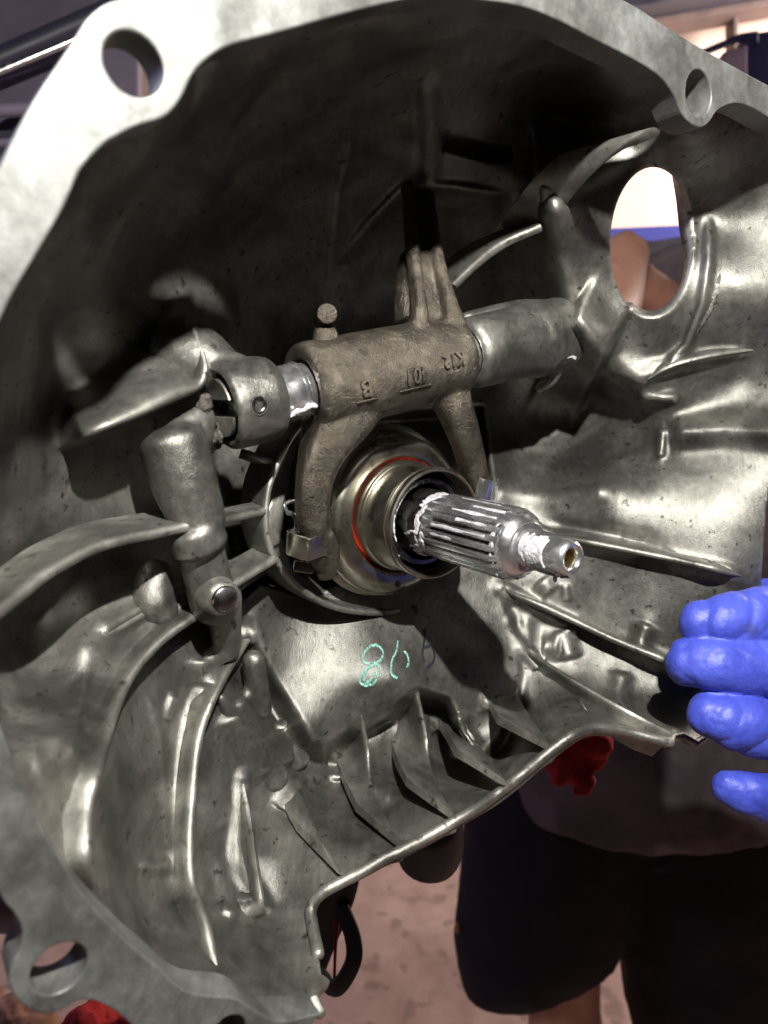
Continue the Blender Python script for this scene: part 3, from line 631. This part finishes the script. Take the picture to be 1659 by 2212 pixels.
mb.sweep([oncyl(598, .85, 1.14), oncyl(610, .7, 1.14), oncyl(625, .72, 1.14), oncyl(638, .58, 1.17), oncyl(650, .65, 1.18)], [.2, .25, .14, .22, .2], [.14, .18, .1, .2, .16], up=cd, sub=5, n=10)
mb.sweep([oncyl(600, .5, 1.12), oncyl(603, .9, 1.12)], .2, .1, up=cd, sub=4)
mb.build('grease', GREASE, CS, remesh=.03, smooth_it=1, noise=(.08, .1))
# roll pin in the boss
PIN = empty('roll_pin', bell2world(oncyl(519, .1, 1.7))[0], 'small hollow roll pin set in the round grey boss at the shaft end', 'pin')
base = oncyl(519, .12, 1.27); dirp = oncyl(519, .12, 2.5) - base
mb = MB(); mb.lathe(base, dirp, [(.16, .2), (.16, .43), (.19, .46), (.27, .46), (.29, .43), (.29, 0), (.16, 0)], 32); slv_ = mb.build('sleeve', DSTEEL, PIN)
mb = MB(); mb.lathe(base, dirp, [(.02, .25), (.17, .25), (.17, .1), (.02, .1)], 24); mb.build('bore', BLACK, slv_)
mb = MB(); mb.lathe(base, dirp, [(.3, .3), (.32, .425), (.36, .425), (.37, .3)], 32); mb.build('recess_ring', DIRT, slv_)

# ------------------------------------------------------------------ clutch fork
FK = empty('clutch_fork', bell2world(onax(850))[0], 'rough brown cast iron clutch fork with raised letters, straddling the release bearing', 'clutch fork')
mb = MB()
a = onax(655); b = onax(985); Lf = np.linalg.norm(b - a)
mb.lathe(a, AXF, [(1.22, .3), (1.22, 0), (1.62, -.02), (1.8, .1), (1.87, .35), (1.87, Lf * .5), (1.83, Lf - .4), (1.7, Lf - .05), (1.22, Lf), (1.22, Lf - .3)], 72)
mb.lathe(a, AXF, [(.4, .4), (1.4, .4), (1.4, Lf - .4), (.4, Lf - .4)], 40)
def leg(pts, wpx, th, p=3):
    P = Bs(pts); w = [S_(wp, *q) for wp, q in zip(wpx, pts)]; mb.sweep(P, w, th, n=24, sub=6, p=p, round_end=.5)
leg([(775, 840, 8.6), (748, 900, 8.3), (708, 965, 8.4), (680, 1035, 8.7), (675, 1110, 9.1), (686, 1180, 9.6), (702, 1222, 10.0)], [160, 128, 92, 80, 70, 66, 48], [1.7, 1.5, 1.3, 1.2, 1.2, 1.1, 1.0])
leg([(700, 1150, 9.2), (716, 1190, 9.5), (708, 1232, 9.9), (690, 1240, 10.1)], [34, 32, 34, 26], .8)
leg([(690, 870, 8.9), (672, 960, 9.2), (660, 1050, 9.5)], [30, 30, 26], 1.5)
leg([(955, 800, 8.6), (978, 870, 8.5), (1006, 950, 8.8), (1024, 1020, 9.3), (1030, 1072, 9.7)], [130, 84, 66, 58, 34], [1.6, 1.4, 1.2, 1.1, 1.0])
leg([(1010, 1030, 9.6), (1020, 1072, 9.9)], [26, 20], .8)
# upper lever arm: web, two side flanges
leg([(942, 720, 9.0), (930, 655, 9.4), (915, 560, 10.3), (905, 470, 11.2), (898, 400, 11.9)], [130, 100, 84, 76, 66], [1.5, .6, .55, .5, .5])
leg([(905, 735, 8.3), (905, 660, 8.8), (893, 560, 9.9), (885, 470, 10.9), (880, 400, 11.6)], [60, 28, 26, 24, 22], [.9, .8, .7, .7, .7])
leg([(985, 720, 8.2), (968, 650, 8.8), (944, 560, 9.9), (930, 470, 10.9), (922, 400, 11.6)], [66, 30, 28, 24, 22], [.9, .8, .7, .7, .7])
leg([(872, 690, 9.8), (874, 620, 10.2), (884, 545, 10.9)], [30, 28, 22], 1.1)
FB = mb.build('fork_body', IRON, FK, remesh=.075, smooth_it=7, noise=(.045, .18))
# raised lettering on the tube, standing upside down
def text_on_tube(s, x, ang_, size, flip=True):
    cu = bpy.data.curves.new('letters', 'FONT'); cu.body = s; cu.size = size; cu.extrude = .09; cu.bevel_depth = .02; cu.align_x = 'CENTER'; cu.align_y = 'CENTER'
    tmp = bpy.data.objects.new('tmp', cu); COL.objects.link(tmp); bpy.context.view_layer.update()
    me = bpy.data.meshes.new_from_object(tmp.evaluated_get(bpy.context.evaluated_depsgraph_get()))
    n = len(me.vertices); v = np.empty(n * 3); me.vertices.foreach_get('co', v); v = v.reshape(-1, 3); f = [list(p.vertices) for p in me.polygons]
    bpy.data.objects.remove(tmp); bpy.data.meshes.remove(me)
    c = onax(x); out = []
    for q in v:
        th_ = ang_ + q[1] / 1.85; out.append(c - AXF * q[0] + (cd * math.cos(th_) + td * math.sin(th_)) * (1.88 + q[2]))
    mb = MB(); mb.add(out, f); return mb.build('raised_lettering', IRON, FB)
text_on_tube('B', 736, .22, .95); text_on_tube('401', 842, .2, .85); text_on_tube('K12', 922, .05, .72)
for x0, x1, an in ((718, 757, .52), (808, 872, .5)):
    mb = MB(); mb.sweep([oncyl(x0, an, 1.9), oncyl((x0 + x1) / 2, an, 1.9), oncyl(x1, an, 1.9)], .09, .12, up=cd, sub=2, n=8); mb.build('raised_bar', IRON, FB)
mb = MB(); q = B(707, 677, 8.4); mb.lathe(q, [.45, .12, .9], [(.02, 0), (.36, .01), (.4, .05), (.4, .16), (.2, .24), (.2, .9), (.02, .9)], 32, close=False)
mb.lathe(B(704, 730, 9.0), [.05, -1, .2], [(.62, -.5), (.5, .2), (.36, .5), (.3, .62), (.02, .62)], 28, close=False); mb.build('stop_stud', IRON, FK)

# ------------------------------------------------------------------ retaining clips
def band(name, pts, h, m, parent, th=.07):
    P = Bs(pts); mb = MB(); mb.sweep(P, th * 1.3, h, up=[0, 1, .15], n=12, p=6, sub=4, round_end=.1); return mb.build(name, m, parent)
CL = empty('retaining_clip', bell2world(B(660, 1175, 9))[0], 'bright spring clip wrapped round the left foot of the brown fork', 'clip', 'clips holding the fork feet to the bearing')
band('clip_band', [(640, 1160, 10.6), (622, 1170, 9.8), (628, 1176, 9.2), (664, 1188, 8.75), (668, 1188, 8.75), (702, 1176, 9.0), (706, 1175, 9.2)], 1.02, ZINC, CL)
mb = MB(); mb.sweep(Bs([(640, 1080, 10.2), (617, 1088, 9.9), (621, 1106, 9.8), (636, 1113, 9.9), (640, 1140, 9.9), (630, 1156, 9.7)]), [.18, .2, .2, .22, .3, .5], .1, up=[.6, .2, -1], sub=5, n=10); mb.build('clip_spring', STEEL, CL)
mb = MB(); mb.sweep(Bs([(636, 1222, 10.2), (676, 1228, 9.9)]), .5, .1, sub=2, p=5); mb.build('clip_tab', ZINC, CL)
CR = empty('retaining_clip', bell2world(B(1058, 1058, 9.5))[0], 'bright spring clip on the right foot of the brown fork, just above the splined shaft', 'clip', 'clips holding the fork feet to the bearing')
band('clip_band', [(1030, 1052, 9.0), (1044, 1056, 8.7), (1064, 1060, 8.7), (1073, 1060, 9.2), (1074, 1054, 10.2)], 1.0, STEEL, CR, .1)

# ------------------------------------------------------------------ release bearing
RB = empty('release_bearing', bell2world([0, 0, 11.5])[0], 'round release bearing with yellowish metal ring and red seal between the fork legs', 'bearing')
mb = MB(); mb.lathe([0, AY, 0], [0, 0, 1], [(4.02, 12.1), (4.05, 11.5), (4.0, 11.2), (3.88, 10.88), (3.66, 10.62), (3.4, 10.5), (3.05, 10.48), (2.87, 10.53), (2.79, 10.66), (2.79, 11.2), (2.9, 12.1)], 128, sm=5); OR = mb.build('outer_ring', ZINC, RB)
mb = MB(); mb.lathe([0, AY, 0], [0, 0, 1], [(4.28, 12.15), (4.28, 12.0), (4.22, 11.95), (3.0, 11.95), (3.0, 12.15)], 128); mb.build('backing_plate', ZINC, RB)
mb = MB(); mb.lathe([0, AY, 0], [0, 0, 1], [(2.9, 11.3), (2.9, 11.0), (2.8, 10.96), (2.5, 10.96), (2.5, 11.3)], 96); mb.build('red_seal', RED, OR)
mb = MB(); mb.lathe([0, AY, 0], [0, 0, 1], [(2.62, 11.1), (2.64, 10.5), (2.64, 10.25), (2.6, 10.15), (2.54, 10.1), (2.55, 9.8), (2.5, 9.45), (2.4, 9.15), (2.32, 8.95), (2.3, 8.8), (2.34, 8.68), (2.46, 8.58), (2.52, 8.52), (2.52, 8.44), (2.48, 8.4), (2.49, 8.34), (2.54, 8.28),
    (2.56, 8.05), (2.53, 7.95), (2.45, 7.92), (2.38, 7.96), (2.35, 8.1), (2.35, 8.8), (2.2, 9.0), (2.2, 11.1)], 128); mb.build('inner_sleeve', SLV, RB)
mb = MB(); a_ = B(862, 1262, 10.4); mb.lathe([a_[0], a_[1], 10.49], [0, 0, -1], [(.02, .012), (.16, .012), (.18, 0), (.02, 0)], 20); mb.build('stamp_dot', DIRT, OR)
# wide stamped skirt under the ring
mb = MB(); thv = np.linspace(R(40), R(150), 24); mb.sweep([[4.05 * math.cos(q), 4.05 * math.sin(q), 11.3] for q in thv], .35, .5, sub=1, n=12); mb.build('skirt', ZINC, RB)

# ------------------------------------------------------------------ input shaft
IS = empty('input_shaft', bell2world([0, 0, 6])[0], 'greasy splined steel input shaft pointing out of the release bearing to lower right', 'shaft')
mb = MB(); mb.lathe([0, AY, 0], [0, 0, 1], [(2.02, 13), (2.02, 8.7), (1.97, 8.6), (1.8, 8.6), (1.75, 8.7), (1.75, 13)], 72); mb.build('guide_sleeve', DSTEEL, IS, label='grey guide tube round the shaft, smeared with pale grease')
mb = MB(); mb.lathe([0, AY, 0], [0, 0, 1], [(1.52, 13), (1.52, 8.1), (1.48, 7.7), (1.42, 7.3), (1.2, 7.1), (.02, 7.1)], 72, close=False); mb.build('journal', DSTEEL, IS)
# splined part
NT = 22; ang_l = []; 
for i in range(NT):
    b0 = 2 * math.pi * i / NT
    for f_, r_ in ((-.37, 1.18), (-.32, 1.40), (-.27, 1.468), (-.1, 1.487), (.1, 1.487), (.27, 1.468), (.32, 1.40), (.37, 1.18), (.5, 1.15)): ang_l.append((b0 + f_ * 2 * math.pi / NT, r_))
secs = [(7.25, .0), (7.1, .35), (6.85, 1.0), (5, 1.0), (3.0, 1.0), (2.75, .55), (2.62, .2)]
V = []; 
for z_, g in secs:
    for a__, r_ in ang_l:
        base_r = 1.44 if z_ > 6.9 else 1.3; rr = base_r + (r_ - base_r) * g if g < 1 else r_
        V.append((math.cos(a__) * rr, math.sin(a__) * rr + AY, z_))
k = len(ang_l); Fc = []
for i in range(len(secs) - 1):
    for j in range(k): Fc.append([i * k + j, i * k + (j + 1) % k, (i + 1) * k + (j + 1) % k, (i + 1) * k + j])
Fc.append(list(range(k))); Fc.append([(len(secs) - 1) * k + j for j in range(k - 1, -1, -1)])
mb = MB(); mb.add(V, Fc); o = mb.build('splines', STEEL, IS); o.data.materials.append(DIRT)
rad = [math.hypot(v_[0], v_[1]) for v_ in V]
for pf in o.data.polygons:
    if len(pf.vertices) == 4 and max(rad[i_] for i_ in pf.vertices) < 1.22: pf.material_index = 1  # groove floors coloured dark to set them off from the lands
bmx = o.modifiers.new('e', 'EDGE_SPLIT'); bmx.split_angle = R(32)
mb = MB(); mb.lathe([0, AY, 0], [0, 0, 1], [(.02, 2.9), (1.2, 2.9), (1.3, 2.74), (1.3, 2.64), (1.22, 2.5), (1.0, 2.3), (.97, 2.28), (.97, 2.2), (.74, 2.16), (.70, 2.05), (.72, 1.95), (.77, 1.85), (.77, 1.0), (.74, .5), (.66, .12), (.6, .02), (.52, -.02), (.43, .02), (.36, .15), (.36, 1.2), (.02, 1.25)], 72, close=False)
PT = mb.build('pilot_tip', STEEL, IS)
mb = MB(); mb.lathe([0, AY, 0], [0, 0, 1], [(.355, .2), (.355, 1.15), (.02, 1.2), (.02, 1.1), (.3, 1.1), (.33, .2)], 40); mb.build('bore_lining', mat('brass_wash', (.5, .4, .2), (.6, .5, .28), metal=1, rough=.3), PT)
# grease: blobs spread on lands, neck and tip
rng = random.Random(11); mb = MB()
camdir = (BM.T @ (-O)); camdir[2] = 0; camdir /= np.linalg.norm(camdir); ca0 = math.atan2(camdir[1], camdir[0])
def P3(a__, r_, z_): return np.array([math.cos(a__) * r_, math.sin(a__) * r_ + AY, z_])
def smear(a0, z0, a1, z1, r_, w, h):
    m_ = 5; pts = [P3(a0 + (a1 - a0) * q + rng.uniform(-.05, .05), r_, z0 + (z1 - z0) * q + rng.uniform(-.05, .05)) for q in np.linspace(0, 1, m_)]
    c = P3((a0 + a1) / 2, 1, 0); mb.sweep(pts, [w * rng.uniform(.5, 1.2) for _ in range(m_)], h, up=c, sub=4, n=10)
down = math.atan2(1, .2)
lands = MB()
def flat(mb_, a0, z0, z1, r_, w, h, a1=None):
    m_ = 6; a1 = a0 if a1 is None else a1; pts = [P3(a0 + (a1 - a0) * q, r_, z0 + (z1 - z0) * q) for q in np.linspace(0, 1, m_)]
    mb_.sweep(pts, [w * rng.uniform(.45, 1.1) for _ in range(m_)], h, up=P3(a0, 1, 0) - np.array([0, AY, 0]), sub=5, n=10, round_end=.6)
for i in range(NT):
    a__ = 2 * math.pi * i / NT
    for j in range(rng.choice([0, 1, 1, 2])):
        z0 = rng.uniform(4.6, 6.9); flat(lands, a__ + rng.uniform(-.02, .02), z0, max(2.9, z0 - rng.uniform(1.2, 3.6)), 1.478, .17, .03)
for i in range(22): a__ = rng.uniform(0, 6.28); smear(a__, 2.95 + rng.uniform(-.15, .2), a__ + .2, 2.9 + rng.uniform(-.15, .15), 1.38, .12, .08)
for i in range(16): a__ = rng.uniform(2.4, 4.6); smear(a__, 7.6 + rng.uniform(-.3, .3), a__ + .25, 7.3 + rng.uniform(-.2, .3), 1.44, .34, .09)
for i in range(6): a__ = rng.uniform(2.0, 3.0); smear(a__, 8.3, a__ + .12, 7.6, 1.5, .22, .06)
for i in range(14): a__ = rng.uniform(2.4, 4.8); smear(a__, 8.62, a__ + .25, 8.64, 1.88, .16, .08)
for i in range(9): a__ = rng.uniform(2.0, 3.1); smear(a__, 8.75, a__ + .12, 9.6, 2.03, .2, .07)
for i in range(9): z_ = .75 + i * .14; a__ = 2.5 + rng.uniform(0, .3); pts = [P3(a__ + q * 1.5, .77, z_ + .12 * math.sin(q * 3)) for q in np.linspace(0, 1, 5)]; mb.sweep(pts, .13, .06, up=P3(3.2, 1, 0), sub=4, n=8)
for i in range(12): a__ = rng.uniform(1.3, 2.2); smear(a__, rng.uniform(.3, 1.7), a__ + .2, rng.uniform(.3, 1.7), .77, .16, .12)
smear(1.45, .9, 1.5, .95, .98, .1, .3)
lands.build('grease_film', mat('thin_grease', (.30, .29, .33), (.5, .48, .53), rough=.25, nscale=300, fscale=700, bump=.4, bdist=.0004), IS, kind='stuff')
mb.build('grease', GREASE, IS, remesh=.035, smooth_it=2, noise=(.05, .08), kind='stuff')

# ------------------------------------------------------------------ gloved hand and person
def camsweep(mb, pts, wpx, flat=1., **kw):
    P = [K(*p) for p in pts]; w = [q * p[2] / F for q, p in zip(wpx, pts)]
    mb.sweep(P, w, [q * flat for q in w], up=[0, 0, -1], n=24, sub=6, **kw)
PER = empty('person', W(1420, 2100, 118) * np.array([1, 1, 0]) * .01, 'person in a dark shirt, black shorts and blue nitrile glove behind the housing', 'person')
g = MB('cam')
camsweep(g, [(1512, 1347, 33.2), (1580, 1342, 33), (1700, 1326, 34), (1850, 1340, 36)], [96, 118, 130, 140], .9, round_end=.9)
camsweep(g, [(1482, 1432, 33), (1555, 1434, 32.6), (1700, 1450, 33.4), (1870, 1460, 35.5)], [98, 124, 140, 150], .9, round_end=.9)
camsweep(g, [(1524, 1543, 32.4), (1590, 1560, 32.2), (1720, 1585, 33.4), (1880, 1570, 35.5)], [96, 118, 132, 140], .9, round_end=.9)
camsweep(g, [(1566, 1698, 33), (1630, 1716, 33), (1730, 1735, 34), (1880, 1670, 36)], [70, 94, 110, 125], .9, round_end=.9)
camsweep(g, [(1640, 1290, 38.5), (1760, 1290, 38), (1900, 1360, 37.5), (2020, 1480, 38)], [80, 95, 120, 150], 1, round_end=.9)
camsweep(g, [(1860, 1420, 36.5), (1960, 1490, 38), (2080, 1520, 40)], [330, 360, 280], .33, round_end=.8)
camsweep(g, [(1880, 1560, 36.5), (1980, 1540, 38)], [280, 300], .33, round_end=.8)
camsweep(g, [(2040, 1520, 40), (2140, 1500, 44), (2220, 1470, 48)], [230, 200, 215], .8, round_end=.3)
go = g.build('glove', GLOVE, PER, remesh=.09, smooth_it=6, noise=(.12, 1.3), label='blue nitrile glove with creases on the fingers')
tx = bpy.data.textures.new('creases', 'MUSGRAVE'); tx.musgrave_type = 'RIDGED_MULTIFRACTAL'; tx.noise_scale = .018; tx.octaves = 1.5; tx.noise_intensity = .6
dm = go.modifiers.new('c', 'DISPLACE'); dm.texture = tx; dm.strength = -.0024; dm.texture_coords = 'LOCAL'
tx2 = bpy.data.textures.new('fine_creases', 'MUSGRAVE'); tx2.musgrave_type = 'RIDGED_MULTIFRACTAL'; tx2.noise_scale = .0055; tx2.octaves = 1.2
dm2 = go.modifiers.new('f', 'DISPLACE'); dm2.texture = tx2; dm2.strength = -.0002; dm2.texture_coords = 'LOCAL'
g = MB('cam')
# bare body: legs, trunk, head, arms as one surface
camsweep(g, [(1420, 1700, 118), (1430, 1500, 118), (1440, 1100, 116), (1450, 800, 112)], [300, 340, 400, 380], .45)
camsweep(g, [(1480, 840, 112), (1640, 640, 108), (1800, 480, 104)], [170, 140, 130], .9)
camsweep(g, [(1810, 460, 104), (1870, 330, 100)], [190, 200], 1.1, round_end=1)
camsweep(g, [(1350, 552, 86), (1295, 650, 83), (1220, 800, 76)], [110, 185, 210], 1); camsweep(g, [(1500, 700, 106), (1440, 660, 98), (1355, 590, 87)], [130, 110, 90], .9)
camsweep(g, [(1760, 760, 108), (2100, 1050, 88), (2330, 1400, 62), (2190, 1480, 46.5)], [190, 180, 180, 190], .95)
camsweep(g, [(1225, 1900, 120), (1215, 2130, 122), (1230, 2350, 124), (1220, 2750, 132), (1215, 3050, 136)], [200, 160, 160, 120, 90], 1)
camsweep(g, [(1600, 1900, 120), (1590, 2130, 122), (1590, 2350, 124), (1600, 2750, 132), (1600, 3050, 136)], [200, 170, 150, 120, 90], 1)
camsweep(g, [(1215, 3060, 136), (1180, 3180, 124)], [90, 90], .7); camsweep(g, [(1600, 3060, 136), (1580, 3180, 124)], [90, 90], .7)
g.build('body', SKIN, PER, remesh=1.1, smooth_it=4)
g = MB('cam')
camsweep(g, [(1410, 1740, 112), (1420, 1560, 110), (1435, 1200, 110), (1450, 820, 110)], [600, 640, 560, 470], .55, round_end=.25)
camsweep(g, [(1560, 760, 112), (1490, 660, 104), (1455, 625, 98)], [270, 240, 210], 1, round_end=.1)
camsweep(g, [(1650, 720, 112), (1800, 800, 106), (1900, 880, 100)], [270, 240, 220], 1, round_end=.1)
camsweep(g, [(1180, 1700, 112), (1300, 1765, 109), (1450, 1790, 108), (1600, 1760, 109), (1690, 1690, 113)], [80, 90, 90, 90, 80], 1)
g.build('shirt', SHIRT, PER, remesh=.9, smooth_it=5, noise=(2.2, 9))
g = MB('cam')
camsweep(g, [(1200, 1650, 118), (1188, 1850, 118), (1155, 2050, 119), (1165, 2105, 119)], [370, 385, 345, 300], .75, round_end=.3)
camsweep(g, [(1560, 1650, 120), (1550, 1900, 120), (1545, 2080, 121), (1590, 2300, 122)], [480, 470, 410, 380], .7, round_end=.2)
camsweep(g, [(1250, 1640, 118), (1550, 1640, 118)], [420, 420], .7)
g.build('shorts', SHORTS, PER, remesh=.9, smooth_it=6, noise=(1.5, 8))
g = MB('cam'); camsweep(g, [(988, 1996, 116), (989, 2012, 116)], [9, 9], 1); g.build('pull_tab', mat('orange_tab', (.6, .3, .05)), PER, label='tiny orange tab at the shorts seam')
g = MB('cam'); camsweep(g, [(1850, 280, 101), (1890, 240, 99)], [215, 200], 1.1, round_end=1); g.build('hair', BLACK, PER)

# ------------------------------------------------------------------ loose things around
def cloth(name, pts, wpx, z, m, label, cat, n=9, seed=1):
    rg = random.Random(seed); g = MB('cam')
    for i in range(n):
        x, y = pts[i % len(pts)]; w = wpx * rg.uniform(.5, 1.0)
        camsweep(g, [(x + rg.uniform(-14, 14), y - 40, z + rg.uniform(-1, 1)), (x + rg.uniform(-10, 10), y, z + rg.uniform(-1, 1)), (x + rg.uniform(-14, 14), y + 45, z + rg.uniform(-1, 1))], [w * .8, w, w * .5], .8)
    o = g.build(name, m, None, remesh=.18, smooth_it=3, noise=(.9, 1.2)); o['label'] = label; o['category'] = cat; return o
cloth('shop_rag', [(1185, 1605), (1215, 1640), (1255, 1668), (1285, 1610), (1240, 1600)], 70, 46, RAG, 'crumpled red shop rag hanging below the lower lip of the housing before the shirt', 'rag', 12, 4)
cloth('shop_rag', [(190, 2225), (230, 2240), (265, 2255), (160, 2245)], 80, 34, RAG, 'red shop rag below the bottom left corner hole of the rim', 'rag', 9, 6)
g = MB('cam'); camsweep(g, [(925, 1770, 42), (928, 1815, 43), (926, 1842, 43.5)], [146, 148, 140], 1, round_end=.5); o = g.build('rubber_cap', BLACK, None); o['label'] = 'black round rubber cap poking out beneath the lower lip of the housing'; o['category'] = 'cap'
ST = empty('lifting_strap', W(740, 2000, 48) * .01, 'black looped strap with dark red edge hanging beside the bottom end of the housing', 'strap')
def strap(name, pts, w, m, th=.5):
    g = MB('cam'); g.sweep([K(*p) for p in pts], [q * p[2] / F for q, p in zip(w, pts)], th, up=[0, 0, -1], sub=6, n=12, p=4, round_end=.1); g.build(name, m, ST)
strap('webbing', [(750, 1870, 46), (728, 1940, 47), (698, 2030, 48), (672, 2110, 49)], [66, 74, 60, 50], BLACK)
strap('webbing', [(738, 1960, 46.6), (762, 2025, 46.2), (762, 2080, 46), (725, 2135, 46.5), (690, 2105, 48)], [34, 36, 36, 36, 36], BLACK)
strap('webbing', [(728, 1985, 46.9), (724, 2060, 46.7), (722, 2130, 46.8)], [12, 7, 7], STRAPR, .3)

# underbody, cabinet, room
UB = empty('car_underbody', W(100, 200, 80) * .01, 'purple grey car underside with long pipes above and left of the rim', 'car underside')
def slab(name, corners, th, m, parent):
    c = np.array([W(*p) for p in corners]) * .01; nrm = np.cross(c[1] - c[0], c[2] - c[0]); nrm /= np.linalg.norm(nrm)
    if nrm @ (c[0] - np.array([0, 0, CAM_H * .01])) < 0: nrm = -nrm
    V = np.concatenate([c, c + nrm * th]); k = len(c)
    Fc = [list(range(k)), list(range(2 * k - 1, k - 1, -1))] + [[i, (i + 1) % k, (i + 1) % k + k, i + k] for i in range(k)]
    o = link(name, V, Fc, m, parent, smooth=False)
    bm = bmesh.new(); bm.from_mesh(o.data); bmesh.ops.recalc_face_normals(bm, faces=bm.faces); bm.to_mesh(o.data); bm.free()
    bv = o.modifiers.new('b', 'BEVEL'); bv.width = .004; bv.segments = 2; return o
slab('floor_pan', [(-500, -300, 95), (420, -300, 110), (420, 60, 105), (-500, 330, 85)], .03, PURP, UB)
slab('side_sill', [(-500, 330, 84), (300, 70, 92), (300, 330, 90), (-500, 650, 80)], .03, PURP, UB)
slab('splash_shield', [(-500, 560, 70), (160, 160, 74), (150, 235, 73), (60, 330, 72), (-500, 700, 70)], .02, PURD, UB)
for (p0, p1, w_, m_) in (((-400, 320, 78), (300, 28, 84), 16, STEEL), ((-400, 300, 80), (300, -5, 86), 44, PURD), ((-400, 260, 66), (240, 225, 70), 26, PURP), ((-400, 330, 64), (180, 300, 66), 18, PURP), ((-300, 420, 62), (120, 330, 66), 30, PURD)):
    g = MB('cam'); camsweep(g, [p0, tuple((np.array(p0) + np.array(p1)) / 2), p1], [w_] * 3, 1); g.build('pipe', m_, UB)
slab('floor_pan', [(1100, -600, 130), (2100, -600, 130), (2100, -330, 126), (1100, -60, 128)], .05, PURD, UB)

CAB = empty('storage_cabinet', (W(1700, 300, 190) * np.array([1, 1, 0])) * .01, 'dark navy cabinet with sloping top behind the upper right corner of the rim', 'cabinet')
slab('cabinet_body', [(1610, 72, 190), (1700, 60, 190), (2300, 40, 190), (2300, 1500, 210), (1612, 1500, 205)], .05, NAVY, CAB)
slab('shelf', [(1480, 120, 187), (1600, 70, 187), (1640, 64, 187), (1640, 92, 187), (1600, 84, 187), (1490, 128, 187)], .02, NAVY, CAB)
slab('side_panel', [(1562, 112, 189), (1615, 95, 189), (1615, 700, 192), (1556, 700, 192)], .03, mat('mauve_paint', (.36, .24, .33), (.42, .3, .38), rough=.8), CAB)
BX = empty('blue_workbench', (W(1430, 500, 260) * np.array([1, 1, 0])) * .01, 'blue topped workbench seen through the oval window of the housing', 'workbench')
slab('bench_top', [(1100, 502, 260), (1800, 470, 260), (1800, 500, 255), (1100, 535, 255)], .4, mat('blue_paint', (.06, .07, .4), (.1, .12, .5), rough=.5), BX)
slab('bench_front', [(1100, 537, 256), (1800, 502, 256), (1800, 900, 262), (1100, 900, 262)], .3, mat('mauve_front', (.3, .2, .26), rough=.8), BX)
slab('bench_back', [(1130, 560, 250), (1540, 500, 250), (1540, 1300, 250), (1130, 1300, 250)], .3, PURD, BX)

def quadw(name, pts, m, **props):
    o = link(name, np.array(pts, float), [list(range(len(pts)))], m, None, smooth=False); 
    for k_, v_ in props.items(): o[k_] = v_
    return o
quadw('floor', [(-8, -4, 0), (8, -4, 0), (8, 8, 0), (-8, 8, 0)], FLOOR, kind='structure')
def panel_wall():
    y0 = 3.6
    quadw('wall', [(-8, y0, 0), (8, y0, 0), (8, y0, 5), (-8, y0, 5)], WALLM, kind='structure')
panel_wall()
BE = empty('ceiling_beam', (1.9, 3.1, 2.7), 'brown horizontal beam high on the pink wall, upper right corner', 'beam')
slab('beam', [(1100, 111, 300), (2400, -123, 300), (2400, -160, 300), (1100, 66, 300)], .1, BEAM, BE)
slab('beam', [(1100, 62, 290), (2400, -165, 290), (2400, -800, 290), (1100, -800, 290)], .1, PURD, BE)
slab('post', [(1585, 30, 305), (1595, 30, 305), (1595, 110, 305), (1585, 110, 305)], .08, BEAM, BE)
# objects low at left, seen past the rim
g = MB('cam'); camsweep(g, [(-260, 1880, 70), (60, 1960, 74)], [180, 110], 1, round_end=.3); o = g.build('plastic_drum', PURP, None); o['label'] = 'purple grey plastic drum behind the lower left rim'; o['category'] = 'drum'
cloth('tan_cloth', [(20, 2230), (60, 2260), (120, 2290), (-40, 2220)], 150, 50, TAN, 'tan orange cloth at the bottom left corner, below the rim lug', 'cloth', 9, 9)
